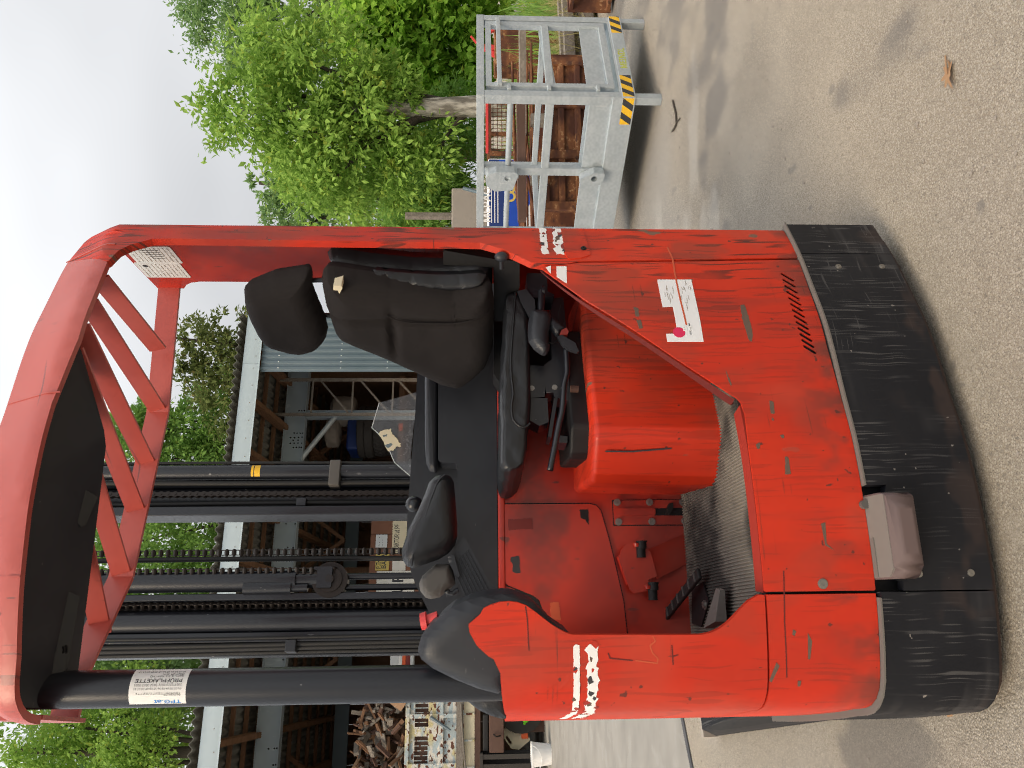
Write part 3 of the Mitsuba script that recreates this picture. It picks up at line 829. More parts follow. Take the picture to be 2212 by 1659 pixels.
# seat box: battery-side hood with rounded corners
plan = [(.30, 2.365), (-.128, 2.062), (-.150, 2.058), (-.250, 2.095), (-.275, 2.125), (-.352, 2.49), (.20, 2.85)]
r = .020
ctr = np.mean(plan, axis=0)
sp = Manifold.sphere(r, 28)
pts = []
for q in plan:
    q = np.array(q)
    d = (ctr - q) / np.linalg.norm(ctr - q)
    w = q + d * r * 1.15
    pts += [sp.translate((*w, .888 - r)), sp.translate((*(w - d * .012), .50))]
SB = add(T, 'seat_box', Manifold.batch_hull(pts), 'red', smooth=40, label='red rounded seat box with a long black scratch')
q = np.array([[-.165, 2.050], [-.245, 2.080]])
Fs = vframe((-.150, 2.046), (-.250, 2.083))
Fs = vframe((-.250, 2.090), (-.150, 2.052))
sc = [[0.0732,0.8529],[0.072,0.7819],[0.077,0.723],[0.0811,0.6759]]
add(SB, 'scratch', slab(Fs, np.array(LineString(sc).buffer(.0018, 2).exterior.coords)[:-1], -.001, .0015), 'print')
# dark recess between the box and the seat
add(T, 'seat_base', Manifold.batch_hull([Manifold.sphere(.01, 8).translate((*(ctr + (np.array(q) - ctr) * .62), z)) for q in plan for z in (.86, .93)]), 'dark')
# console: front panel, deeper left recess, long arm pad, back panel
cp1 = [[1.2558,1.3371],[0.5504,1.3272],[0.5413,1.3182],[0.538,1.2703],[0.532,1.2643],[0.1055,1.2613],[0.1039,1.1343],[1.2575,1.1255]]
z0_ = min(p[1] for p in cp1)
cp1 = [[p[0], max(p[1], 1.136)] if p[1] < 1.15 else p for p in cp1]
CON = add(T, 'console', slab(FB, fillet(cp1, .008), -.25, -.004), 'plastic', label='scratched black plastic console behind the seat')
FP = fb(-.02)
pad = [[1.0154,1.3792],[0.5993,1.3714],[0.5385,1.3658],[0.5143,1.3535],[0.5097,1.3356],[0.5232,1.3284],[1.0156,1.3353]]
add(CON, 'long_pad', pillow(FP, fillet(pad, .006), .018, .10, .018), 'plastic')
FBK = fb(-.12)
bk = [[0.99,1.4062],[0.7355,1.4137],[0.557,1.4238],[0.3927,1.4322],[0.2622,1.432],[0.1893,1.4122],[0.1378,1.3886],[0.0507,1.3425],[0.0162,1.3213],[-0.0143,1.2605],[-0.0442,1.1351],[0.9911,1.1277]]
add(CON, 'back_panel', slab(FBK, bk, -.02, 0), 'plastic')
add(CON, 'inner_ledge', box(fb(-.06), .0, .9, 1.13, 1.22, -.06, 0), 'plastic')
rid = [[0.1287,1.2135],[-0.0008,1.2133],[-0.0009,1.2015],[0.1285,1.2015]]
add(CON, 'trim_strip', slab(FBK, rid, 0, .01), 'plastic')
# scratched plexiglass
wp = [[-0.0678,2.78,1.5517],[-0.0239,2.78,1.4184],[-0.1453,2.78,1.4281],[-0.2667,2.78,1.4401],[-0.3453,2.78,1.4492],[-0.3452,2.78,1.4749],[-0.2817,2.78,1.4975],[-0.2452,2.78,1.5126],[-0.1996,2.78,1.5367],[-0.1753,2.78,1.5577],[-0.1571,2.78,1.5782]]
wp2 = [[-0.3921,2.78,1.4512],[-0.1175,2.78,1.418]]
FW = Frame((0, 2.78, 0), (1, 0, 0), (0, 0, 1))
wpoly = [[p[0], p[2]] for p in wp]
wpoly[4] = [wpoly[4][0], wpoly[4][1] - .05]
wpoly[5] = [wpoly[5][0], wpoly[5][1] - .05]
wpoly[1] = [wpoly[1][0], wpoly[1][1] - .02]
t_ = cross(wpoly).extrude(.0001)
from shapely.ops import triangulate as _tri
vv, ff = trimesh.creation.triangulate_polygon(Polygon(wpoly), engine='earcut')
WS = add(T, 'windscreen', trimesh.Trimesh(FW.pt(vv), ff, process=False), 'plexi', smooth=False, label='scratched clear plexiglass screen with a torn sticker')
ed = FW.pt(wpoly)
add(WS, 'edge', tube(np.vstack([ed[0], ed[-1]]), .0015, 5), 'label')
add(WS, 'edge', tube(ed[-1:-7:-1], .0015, 5), 'label')
stk = [[-0.1765,2.775,1.5541],[-0.1675,2.775,1.5466],[-0.163,2.775,1.527],[-0.16,2.775,1.509],[-0.1812,2.775,1.5045],[-0.1903,2.775,1.4909],[-0.1994,2.775,1.4849],[-0.2101,2.775,1.475],[-0.2267,2.775,1.4759],[-0.2252,2.775,1.4909],[-0.2387,2.775,1.5],[-0.2402,2.775,1.518],[-0.2296,2.775,1.5255],[-0.2053,2.775,1.5391]]
FW2 = Frame((0, 2.775, 0), (1, 0, 0), (0, 0, 1))
SK1 = add(WS, 'torn_sticker', slab(FW2, jag([[p[0], p[2]] for p in stk], 3, .0016, .006), 0, .001), 'cream')
for q in [[[-0.1841,2.774,1.5389],[-0.1796,2.774,1.5224],[-0.1871,2.774,1.5239],[-0.1901,2.774,1.5359]],[[-0.2189,2.774,1.5314],[-0.2114,2.774,1.5089],[-0.2175,2.774,1.5029],[-0.2295,2.774,1.5179],[-0.228,2.774,1.5239]]]:
    add(SK1, 'blue_print', slab(Frame((0, 2.774, 0), (1, 0, 0), (0, 0, 1)), [[p[0], p[2]] for p in q], 0, .0006), 'tile')

# ------------------------------------------------------------------ seat
SEAT = T + '__seat'
ga = math.radians(48)
fh = Frame((.16, 2.33, 0), (math.cos(ga), -math.sin(ga) * .55, 0), (0, 0, 1))
HA, HB = (.10, 2.40), (.30, 2.20)


def seatf(off=0.): return vframe(HA, HB, off)


br = [[0.301,1.6344],[0.3302,1.6256],[0.34,1.614],[0.3402,1.5954],[0.3237,1.5038],[0.3029,1.3969],[0.2771,1.2689],[0.2928,1.1726],[0.2839,1.159],[0.2228,1.1513],[0.0447,1.1522],[-0.0192,1.1698],[-0.0632,1.2015],[-0.0969,1.234],[-0.1128,1.2613],[-0.1053,1.2881],[-0.0932,1.3201],[-0.0306,1.4076],[0.0331,1.5069],[0.0707,1.5796],[0.0908,1.6076],[0.1141,1.6197],[0.1565,1.6266],[0.2258,1.6343]]


def br_crease(x, y, front):
    c = -.022 * np.exp(-((y - BRY) / .012) ** 2) * np.exp(-((x - BRX) / .08) ** 2)
    side = .012 * np.exp(-((x - BRS) / .010) ** 2)
    n = meshkit.fbm(np.c_[x * 9, y * 9, x * 0], 3) - .5
    return np.where(front, c - side + .010 * n, 0)


BRX, BRY, BRS = [0.1445,1.4419] + [0.1994]
k = add(SEAT, 'backrest', pillow(seatf(.02), fillet(br, .012), .075, .07, .075, .010, br_crease), 'fabric', smooth=True, label='dark brown-black velour backrest')
vs = [[0.3282,1.5221],[0.3182,1.4573],[0.3107,1.3822],[0.3066,1.3064],[0.3082,1.2491],[0.3134,1.1966],[0.3077,1.1727],[0.2778,1.1773],[0.2623,1.2208],[0.2558,1.2791],[0.2633,1.3416],[0.2832,1.4125],[0.3053,1.4678]]
add(SEAT, 'backrest_shell', pillow(seatf(.012), fillet(vs, .004), .040, .05, .05), 'vinyl', smooth=True)
vs = [[0.3273,1.6274],[0.3446,1.6134],[0.3459,1.5947],[0.3283,1.5034],[0.3142,1.382],[0.3116,1.2681],[0.3181,1.1918],[0.3019,1.1582],[0.0447,1.1496],[-0.0192,1.1751],[-0.1007,1.261],[-0.0708,1.33],[0.0436,1.4802]]
add(SEAT, 'backrest_back', pillow(seatf(-.06), fillet(vs, .01), .05, .06, .04), 'vinyl', smooth=True)
hr = [[0.2559,1.8584],[0.2697,1.8517],[0.2835,1.8385],[0.3192,1.7615],[0.3372,1.6702],[0.3339,1.6605],[0.3183,1.6567],[0.2741,1.6643],[0.2379,1.6591],[0.2008,1.6523],[0.1564,1.6439],[0.1173,1.6417],[0.0772,1.6537],[0.0443,1.6822],[0.0275,1.728],[0.0337,1.7679],[0.0575,1.8194],[0.0778,1.8382],[0.1097,1.8494],[0.1616,1.8587],[0.2119,1.8628]]


def hr_crease(x, y, front):
    n = meshkit.fbm(np.c_[x * 12, y * 12, x * 0], 3) - .5
    return np.where(front, .006 * n, 0)


add(SEAT, 'headrest', pillow(seatf(.02), fillet(hr, .008), .065, .05, .06, .009, hr_crease), 'fabric', smooth=True)
hs = [[0.2937,2.2063,1.6799],[0.2962,2.2038,1.6178],[0.2059,2.2941,1.6694],[0.1993,2.3007,1.6064]]
add(SEAT, 'headrest_rod', tube([hs[0], hs[1]], .007), 'paint')
add(SEAT, 'headrest_rod', tube([hs[2], hs[3]], .007), 'paint')
tg = [[0.3276,1.59],[0.3289,1.5679],[0.3191,1.5663],[0.2997,1.5771],[0.3114,1.5794],[0.313,1.5919]]
add(SEAT, 'stitched_tag', slab(seatf(.093), fillet(tg, .001), -.05, .0), 'cream')
seam = np.array([[0.2965,1.4629],[0.2575,1.4672],[0.2269,1.46],[0.2072,1.4275],[0.1963,1.3693],[0.1955,1.2806],[0.2048,1.2113],[0.232,1.1622]])
q3 = seatf(.02).pt(np.c_[seam, [.030, .052, .066, .073, .074, .074, .068, .03]])
add(SEAT, 'backrest_seam', tube(curve(q3, 40), .0022, 6), 'fabric', smooth=True)
# cushion
ca, cb = (-.40, 2.02), (.20, 2.235)
cu = [[0.7043,1.1173],[0.7118,1.1116],[0.7137,1.0965],[0.7111,1.0866],[0.698,1.0729],[0.6458,1.0502],[0.5269,1.0483],[0.4041,1.0481],[0.3091,1.0541],[0.2858,1.0602],[0.2321,1.064],[0.1981,1.0714],[0.1795,1.0937],[0.1751,1.1103],[0.1797,1.1285],[0.1947,1.1356],[0.2477,1.1369],[0.3643,1.1339],[0.4853,1.1307],[0.6541,1.123]]
FC_ = vframe(ca, cb)
pc = Polygon(cu).buffer(0)
cw = .40
mm = cross(np.array(pc.buffer(-.012).buffer(.012).exterior.coords)[:-1]).extrude(cw).refine_to_length(.012)


def cush(v):
    v = np.array(v)
    d = shapely.distance(shapely.points(v[:, :2]), pc.exterior)
    u = v[:, 2] / cw
    e = np.minimum(u, 1 - u) * cw
    inset = np.where(e < .025, .025 - np.sqrt(np.maximum(0, .025 ** 2 - (.025 - e) ** 2)), 0)
    c = np.array(pc.centroid.coords[0])
    w = c + (v[:, :2] - c) * (1 - inset[:, None] * np.array([.7 / .28, 1.2 / .05]) * .30)
    n = (meshkit.fbm(np.c_[v[:, 0] * 16, v[:, 1] * 22, v[:, 2] * 14], 3) - .5) * .010
    w[:, 1] += n
    return np.c_[w, -cw + v[:, 2] + n * 1.2]


add(SEAT, 'cushion', FC_.put(mm.warp_batch(cush)), 'vinyl', smooth=60, label='black leatherette seat cushion with a wrinkled seam')
pp_ = np.array([[0.7102,1.0878],[0.6456,1.0928],[0.5687,1.0995],[0.4853,1.1046],[0.4445,1.1037],[0.3961,1.0995],[0.3563,1.105],[0.3248,1.1025],[0.3053,1.0897],[0.2967,1.0731],[0.3091,1.0541]])
add(SEAT, 'piping', tube(curve(FC_.pt(np.c_[pp_, np.full(len(pp_), .002)]), 40), .0034, 7), 'vinyl', smooth=True)
# frame, hinge, rails under the cushion
FS = vframe(ca, cb, -.03)


def sq(pts_): return np.array(pts_)


fr = [[0.7736,1.0534],[0.7759,1.0433],[0.774,0.993],[0.7161,0.9928],[0.7052,0.9732],[0.6985,0.9734],[0.6937,1.0491],[0.7025,1.0537]]
add(SEAT, 'side_bracket', slab(FS, fillet(fr, .003), -.06, .03), 'paint')
fr = [[0.7133,1.0825],[0.7201,1.0565],[0.6851,1.0315],[0.6372,1.0307],[0.6328,1.0505],[0.6805,1.0732]]
add(SEAT, 'hinge_plate', slab(FS, fr, -.02, .035), 'plastic')
hb = [[0.2615,2.257,1.0131],[0.2,2.235,1.0169]]
FS2 = vframe(ca, cb, .025)
off = FC_.z * .03
add(SEAT, 'handle_rod', cat(tube([np.array(hb[0]) + off, np.array(hb[1]) + off], .010, 14), tube([np.array(hb[0]) + off, np.array(hb[0]) + off - FC_.y * .008], .014, 14)), 'paint')
gr = [[0.6372,1.0473],[0.6407,1.0346],[0.6382,1.0031],[0.6245,0.9885],[0.6031,0.9884],[0.569,0.9965],[0.5395,0.999],[0.5312,0.9946],[0.5145,0.9971],[0.4987,1.0072],[0.4999,1.0188],[0.5185,1.0415],[0.5394,1.0546],[0.5604,1.0568],[0.5943,1.0553]]
add(SEAT, 'grip', pillow(vframe(ca, cb, .03), fillet(gr, .006), .026, .026, .024, .008), 'plastic', smooth=True)
bl = [[0.6245,0.9897],[0.6224,0.9799],[0.5861,0.9458],[0.5776,0.9599],[0.5606,0.9702],[0.5627,0.978],[0.5839,0.9937],[0.6116,0.9929]]
add(SEAT, 'belt_buckle', pillow(vframe(ca, cb, .02), fillet(bl, .003), .014, .014, .008, .008), 'plastic', smooth=True)
rd = [[0.5776,0.9599],[0.5853,0.9451],[0.5734,0.9393],[0.5649,0.9427],[0.5628,0.9663]]
add(SEAT, 'red_release', slab(vframe(ca, cb, .02), fillet(rd, .002), -.01, .011), 'darkred')
bt = [[0.5585,0.9742],[0.5628,0.9584],[0.5523,0.9432],[0.5376,0.9204],[0.528,0.9189],[0.5125,0.9118],[0.5096,0.9177],[0.5187,0.9445],[0.5312,0.9577]]
add(SEAT, 'belt_tongue', slab(vframe(ca, cb, .022), fillet(bt, .003), -.006, .008), 'plastic')
rod = [[0.2288,2.2453,0.9546],[0.1961,2.2336,0.9638],[0.1517,2.2177,0.9615],[0.0962,2.1978,0.9481],[0.0339,2.1755,0.9468],[-0.0045,2.1617,0.9561],[-0.0759,2.1361,0.9646],[-0.1165,2.1216,0.9756],[-0.1746,2.1008,0.9889],[-0.2367,2.0785,1.004]]
add(SEAT, 'adjuster_bar', tube(curve(np.array(rod)[3:] + FC_.z * .012, 40), .0085, 12), 'paint', smooth=True)
wire = [[0.2309,2.2461,0.9545],[0.2002,2.2351,0.9624],[0.1517,2.2177,0.9623],[0.1158,2.2048,0.9824],[0.1237,2.2077,0.9977]]
add(SEAT, 'cable', tube(curve(wire, 24), .002, 6), 'rubber', smooth=True)
for q in [[[0.502,1.0052],[0.5312,0.9674],[0.4202,0.9656],[0.4161,0.9715],[0.4161,1.002],[0.4445,1.005]],[[0.7162,0.9768],[0.7208,0.9406],[0.5862,0.934],[0.4445,0.934],[0.392,0.9388],[0.404,0.9796],[0.5522,0.9822]],[[0.4,0.9797],[0.404,0.9681],[0.2817,0.9913],[0.2856,1.0005]],[[0.5019,1.0458],[0.4979,0.9995],[0.404,1.0062],[0.4,1.0482]],[[0.4,1.052],[0.4,0.9987],[0.3285,0.9972],[0.3168,1.0239],[0.3326,1.0498]],[[0.2895,0.976],[0.2855,0.9454],[0.2662,0.947],[0.2682,0.9768]]]:
    add(SEAT, 'rail_plate', slab(vframe(ca, cb, -.05), q, -.08, 0), 'paint')
for q in [[0.4295,1.0429],[0.4323,0.9767]]:
    add(SEAT, 'bolt', bolt(vframe(ca, cb, -.05), q[0], q[1], 0, .006, .004), 'bolt')
br2 = [[-0.0064,2.161,0.9351],[-0.0083,2.1604,0.9122]]
add(SEAT, 'brass_stud', tube([np.array(br2[0]) - FC_.z * .02, np.array(br2[1]) - FC_.z * .02], .010, 12), 'brown')
# black recliner column behind the backrest, with its ball lever
rc_ = [[0.3531,1.2963],[0.3589,1.2905],[0.3313,1.1539],[0.3232,1.0793],[0.2295,1.0756],[0.0997,1.1197],[0.0995,1.1478],[0.3019,1.1534],[0.3096,1.2967]]
add(SEAT, 'recliner_frame', slab(seatf(-.03), rc_, -.05, 0), 'dark')
add(SEAT, 'lower_back_frame', slab(vframe(ca, cb, -.22), [[0.7573,1.1474],[0.7294,0.9559],[0.6909,0.9137],[0.6429,0.8983],[0.4933,0.9045],[0.4927,1.1199],[0.5385,1.1489]], -.10, 0), 'dark')
for q in [[0.2384,1.1402],[0.1624,1.1298]]:
    add(SEAT, 'bolt', bolt(seatf(-.085), q[0], q[1], 0, .005, .004), 'bolt')
bl_ = np.array([[0.3493,2.2307,1.1339],[0.3387,2.2413,1.1336],[0.3214,2.2586,1.1331]])
ball = trimesh.creation.icosphere(3, 1.0)
ball.apply_scale([.014, .014, .019])
ball.apply_translation(bl_[0] - np.array([0, .12, 0]))
add(SEAT, 'lever_ball', ball, 'plastic', smooth=True)
add(SEAT, 'lever_stem', tube([bl_[0] - np.array([0, .12, 0]), bl_[2] - np.array([0, .12, 0])], .006, 10), 'plastic')

# ------------------------------------------------------------------ left-hand arm rest and controls
AA, AB = (-.75, 2.10), (-.35, 2.22)
CTL = T + '__control_arm'
ap = [[0.502,1.3171],[0.5051,1.2965],[0.4998,1.2772],[0.4822,1.2674],[0.4467,1.2638],[0.3641,1.2568],[0.3266,1.2566],[0.3018,1.2627],[0.2804,1.2813],[0.2642,1.3092],[0.2505,1.3494],[0.2417,1.3772],[0.2468,1.3959],[0.2664,1.4088],[0.2909,1.4114],[0.3155,1.4039],[0.3465,1.3953],[0.4028,1.3683],[0.4473,1.3501],[0.4826,1.338]]
add(CTL, 'arm_pad', pillow(vframe(AA, AB, .02), fillet(ap, .008), .045, .06, .045, .009), 'vinyl', smooth=True, label='thick black arm rest pad tilted on its stand')
sm = np.array([[0.4986,1.29],[0.4792,1.3091],[0.4343,1.3276],[0.3774,1.3456],[0.3275,1.3604],[0.2844,1.375],[0.2448,1.3791]])
add(CTL, 'pad_seam', tube(curve(vframe(AA, AB, .058).pt(np.c_[sm, np.full(len(sm), .003)]), 30), .0022, 6), 'plastic', smooth=True)
kb = np.array([[-0.3607,2.3168,1.3892],[-0.3672,2.3148,1.3659]])
ball = trimesh.creation.icosphere(3, 1.0)
ball.apply_scale([.024, .024, .026])
ball.apply_translation(kb[0])
add(CTL, 'steering_knob', ball, 'paint', smooth=True)
bx_ = [[0.2023,1.3639],[0.2233,1.3551],[0.2545,1.3184],[0.2559,1.2748],[0.2163,1.2632],[0.1982,1.2618],[0.1639,1.3046],[0.1589,1.3292],[0.1632,1.3446],[0.1813,1.3604]]
add(CTL, 'switch_box', pillow(vframe(AA, AB, -.02), fillet(bx_, .006), .05, .06, .02, .009), 'greyplastic', smooth=True, label='dusty grey switch box under the arm rest')
st_ = [[0.2682,1.2811],[0.3265,1.2502],[0.3295,1.2377],[0.1789,1.1532],[0.1669,1.1502],[0.1529,1.2306],[0.1679,1.2399]]
STA = add(CTL, 'stand', slab(vframe(AA, AB, -.02), st_, -.05, .03), 'plastic')
for i in range(7):
    k = i / 6
    a = np.array([[0.2497,1.2716],[0.1559,1.2275]])
    b = np.array([[0.2891,1.228],[0.167,1.1626]])
    ln = a + (b - a) * k
    add(STA, 'groove_rib', tube(vframe(AA, AB, .012).pt(ln), .0016, 5), 'plastic')
lv = [[0.27,1.2824],[0.2785,1.2737],[0.2741,1.2637],[0.2618,1.2611],[0.2191,1.2483],[0.2143,1.2526],[0.2192,1.2589],[0.2528,1.2778]]
add(CTL, 'clamp_lever', slab(vframe(AA, AB, .014), fillet(lv, .003), 0, .012), 'paint')
jl = np.array([[-0.576,2.1522,1.2851],[-0.5818,2.1505,1.2801],[-0.5843,2.1497,1.2678],[-0.5786,2.1514,1.2616],[-0.5747,2.1526,1.2524]])
add(CTL, 'hook_lever', tube(curve(jl, 16), [.008] * 4 + [.0065] * 12, 10), 'plastic', smooth=True)
# pedals
pa = [[-0.8098,2.4781,0.56],[-0.5355,2.1492,0.56],[-0.5155,2.1315,0.56]]
PD = add(T, 'pedal', beam((pa[0][0], pa[0][1], .63), (pa[1][0], pa[1][1], .572), .032, .012, r=.004), 'rubber', label='ribbed rubber accelerator pedal')
a_, b_ = np.array([pa[0][0], pa[0][1], .637]), np.array([pa[1][0], pa[1][1], .579])
sd = np.cross((b_ - a_) / np.linalg.norm(b_ - a_), [0, 0, 1])
for i in range(9):
    c = a_ + (b_ - a_) * (i + .5) / 9
    add(PD, 'pedal_rib', beam(c - sd * .015, c + sd * .015, .006, .004), 'greyplastic')
q = np.array([[-0.6581,2.0471,0.56],[-0.6096,1.9468,0.56],[-0.5334,1.9646,0.56],[-0.5378,1.9996,0.56]])
add(T, 'pedal', hull(np.vstack([q, q[:2] + [0, 0, .03], q[2:] + [0, 0, .012]])), 'dustdark', label='small dusty brake pedal')
q = np.array([[-0.6294,2.1648,0.55]][0])
add(T, 'floor_bolt', bolt(Frame(q, (1, 0, 0), (0, 1, 0)), 0, 0, 0, .010, .008), 'bolt')
q = np.array([[-0.6196,2.3073,0.55],[-0.5729,2.1919,0.55],[-0.6114,2.1384,0.55],[-0.7073,2.2104,0.55],[-0.7266,2.3073,0.55]])
add(T, 'floor_slot', hull(np.vstack([q + [0, 0, -.004], q])), 'dark')

# ------------------------------------------------------------------ dash hood at the front-left corner and the red stop button
DA, DB = (-.700, 1.715), (-.50, 1.715)
dp = [[0.1177,1.3304],[0.1422,1.3232],[0.1585,1.3089],[0.1716,1.2935],[0.2031,1.2586],[0.2181,1.2247],[0.227,1.1907],[0.2315,1.1443],[0.2302,1.1184],[0.2131,1.077],[0.1659,1.0303],[0.1373,0.9886],[0.1083,0.9886],[0.0381,1.1288],[0.0083,1.137],[0.0119,1.1649],[0.0218,1.2],[0.0423,1.2494],[0.0678,1.2987],[0.0888,1.3243],[0.1054,1.3314]]
HD = add(T, 'dash_hood', pillow(vframe(DA, DB, 0), fillet(dp, .006), .03, .14, .045, .012), 'plastic', smooth=True, label='scuffed black dash hood above the front column')
dq = [[0.0249,1.2475],[0.0047,1.2243],[-0.019,1.1942],[-0.0323,1.1663],[-0.0398,1.1431],[-0.0416,1.1082],[0.0898,1.1082],[0.0921,1.2475]]
add(HD, 'rear_shell', pillow(vframe((-.80, 1.93), (-.60, 1.93), 0), fillet(dq, .006), .03, .05, .04, .012), 'vinyl', smooth=True)
bt_ = np.array([[-0.5473,1.8,1.2919],[-0.5419,1.8,1.3084],[-0.5495,1.8,1.3187],[-0.5535,1.8,1.3274]])
ax = bt_[3] - bt_[0]
Fz = Frame(bt_[0], np.cross(ax, [0, 1, 0]), np.cross(ax, np.cross(ax, [0, 1, 0])))
L_ = np.linalg.norm(ax)
if Fz.z @ ax < 0:
    Fz = Frame(bt_[0], -Fz.x, Fz.y)
add(T, 'stop_button', cat(Fz.put(Manifold.cylinder(L_ * .75, .017, .013, 24)), Fz.put(Manifold.cylinder(.014, .021, .019, 24).translate((0, 0, L_ * .75 - .001)))), 'redbutton', label='red mushroom stop button')
# ------------------------------------------------------------------ black equipment tray under the guard
TA, TB = (-.72, 1.86), (.05, 1.97)
tr = [[0.8265,2.197],[0.7735,2.1786],[0.611,2.1224],[0.5709,2.1153],[0.5198,2.1196],[0.3083,2.1295],[0.1675,2.1414],[0.0086,2.1462],[-0.0433,2.1584],[-0.0415,2.2539],[0.0109,2.2794],[0.2016,2.2972],[0.4311,2.2919],[0.6861,2.2565]]
tr2 = np.array(tr)
V = [[*(vframe(TA, TB).pt([[x, z, 0]])[0])] for x, z in tr2]
near_ = on_rear(np.c_[[1.60, 1.52, 1.44, 1.36, 1.25, 1.12, .95, .80, .72], np.full(9, 2.205), np.full(9, -.022)])
near_up = near_ + [0, .08, .05]
lowv = np.array(V)[:9]
TRY = add(T, 'equipment_tray', hull(np.vstack([lowv, lowv + [0, .12, .07], near_, near_up - [0, 0, 0]])), 'plastic', label='black plastic equipment tray under the guard')
for q, d_ in (([[0.525,2.2525],[0.5612,2.234],[0.549,2.2165],[0.4521,2.114],[0.388,2.1294],[0.3856,2.1363]], .012), ([[0.2837,2.2757],[0.3163,2.2713],[0.3199,2.2623],[0.2242,2.1312],[0.0623,2.1415],[0.0579,2.1503],[0.0732,2.2679],[0.1641,2.2867]], .016)):
    V = vframe(TA, TB).pt(np.c_[np.array(q), np.full(len(q), 0)])
    z = V[:, 2]
    near = (z > 2.165)
    V2 = V.copy()
    V2[:, 1] -= np.clip((z - 2.09) / .1, 0, 1) * .11
    add(TRY, 'cover_flap', hull(np.vstack([V2, V2 + [0, .05, .05]])), 'vinyl')
for q in [[-0.5634,1.8224,2.2405],[-0.6116,1.8155,2.1533]]:
    q = np.array(q)
    add(TRY, 'screw', bolt(Frame(q, (1, .1, 0), (0, .4, 1)), 0, 0, -.004, .009, .008), 'dark')
# inspection sticker wrapped round the pole
ST = T + '__guard_pole__inspection_sticker'


def on_pole(v, r):
    a = v[:, 0] / .0415
    return np.c_[px_ + np.sin(a) * (r + v[:, 2]), py_ - np.cos(a) * (r + v[:, 2]), v[:, 1]]


cyz = [1.9822,1.8564]
zt, zb = cyz
def wrap(m): return m.refine_to_length(.004).warp_batch(lambda v: on_pole(np.array(v), .0415)) if isinstance(m, Manifold) else trimesh.Trimesh(on_pole(m.vertices, .0415), m.faces, process=False)
S0, S1 = -.022, .066
scene[ST] = mikit.ply(wrap(Manifold.cube((S1 - S0, zt - zb, .0006)).translate((S0, zb, .0003))), 'm_white', smooth=30)
labels[ST] = {'label': 'white inspection sticker with blue and grey print'}
lines = [('TPG.at', .0085, -.011, 'blueprint', True), ('Technische', .0032, .002, 'print', False), ('Telefon: 02572/32771', .0042, .006, 'print', False), ('01 02 03 04 05 06 07 08 09 10 11 12', .0042, .016, 'print', False), ('2019 2020 2021 2022 2023 2024', .0048, .024, 'print', False), ('PRÜFPLAKETTE', .0078, .035, 'print', True), ('gem. § 11 AM-VO', .004, .043, 'print', False), ('Geprüft am:', .004, .048, 'print', False), ('01 02 03 04 05 06 07 08 09 10 11 12', .0042, .056, 'print', False)]
for s_, h_, u_, c_, bo in lines:
    m = meshkit.text_mesh(s_, h_, .0003, bo)
    w_ = m.bounds[1][0]
    tw = (zt - zb) * .84
    m.apply_scale([min(1.6, tw / w_), 1, 1])
    R = trimesh.transformations.rotation_matrix(math.radians(90), [0, 0, 1])
    m.apply_transform(R)
    m.apply_translation([u_, zb + (zt - zb) * .08, .0011])
    add(ST, 'lettering', wrap(m), c_)
# ------------------------------------------------------------------ mast beyond the cab (still the truck)
MA, MB = (-1.2, 3.016), (-.3, 3.464)
FM = vframe(MA, MB)
MAST = T + '__mast'
Z0, Z1 = .06, 3.55


def upright(s, r, off=0., z0=Z0, z1=Z1, n=24): return FM.put(Manifold.cylinder(z1 - z0, r, r, n).rotate((-90, 0, 0)).translate((s, z0, off)))


def rail(s0, s1, o0, o1, z0=Z0, z1=Z1): return rbox(FM, s0, s1, z0, z1, o0, o1, .004)


add(MAST, 'outer_tube', upright(.900, .033, .02), 'paint', label='black mast tube with a yellow tape mark')
add(MAST, 'outer_tube', upright(.268, .042, .02), 'paint')
add(MAST, 'rail', cat(rail(.868, .94, -.14, -.005), rail(.83, .868, -.14, -.10)), 'paint')
add(MAST, 'rail', cat(rail(.697, .735, -.05, .06), rail(.735, .775, -.07, -.04), rail(.775, .83, -.05, -.03)), 'paint')
add(MAST, 'rail', cat(rail(.348, .375, -.05, .05), rail(.31, .348, -.07, -.04)), 'paint')
add(MAST, 'rail', cat(rail(.188, .226, -.14, .04), rail(.15, .19, -.14, -.08)), 'paint')
for s, r, o in ((.850, .0115, .03), (.757, .010, .02), (.522, .011, .0), (.205, .006, .05), (.181, .010, .03), (.166, .010, .02), (.152, .009, .0), (.936, .007, .03)):
    P = [[s + .004 * math.sin(z * 2.1 + s * 30), z, o] for z in np.linspace(Z0, Z1, 30)]
    add(MAST, 'hydraulic_hose', tube(FM.pt(P), r, 9), 'rubber', smooth=True)
# cylinder, its gland, the sprocket and the piston rods
zc = [2.0033,1.94,1.8856,1.8493,1.7994,1.7311]
add(MAST, 'lift_cylinder', upright(.426, .041, .03, zc[0], Z1, 28), 'paint')
add(MAST, 'cylinder_collar', cat(upright(.426, .043, .03, zc[1] - .004, zc[0] + .002, 28), upright(.431, .034, .03, zc[3], zc[1]), upright(.395, .026, .05, zc[1] + .01, zc[1] + .20), upright(.395, .016, .05, zc[2], zc[1] + .02)), 'paint')
FS_ = Frame(FM.pt([[.425, zc[4], .03]])[0], FM.x, FM.y)
add(MAST, 'chain_pulley', cat(FS_.put(Manifold.cylinder(.05, .072, .072, 36).translate((0, 0, -.025))), FS_.put(Manifold.cylinder(.062, .05, .05, 30).translate((0, 0, -.031))), FS_.put(Manifold.cylinder(.075, .018, .018, 16).translate((0, 0, -.035)))), 'chain')
add(MAST, 'pulley_guard', slab(FM, fillet([[.39, zc[4] + .05], [.46, zc[4] + .05], [.475, zc[3] + .05], [.475, zc[4] - .01], [.39, zc[4] - .01]], .006), .064, .07), 'paint')
for s in (.445, .40):
    add(MAST, 'piston_rod', upright(s, .013, .02, Z0, zc[4] - .03), 'paint')
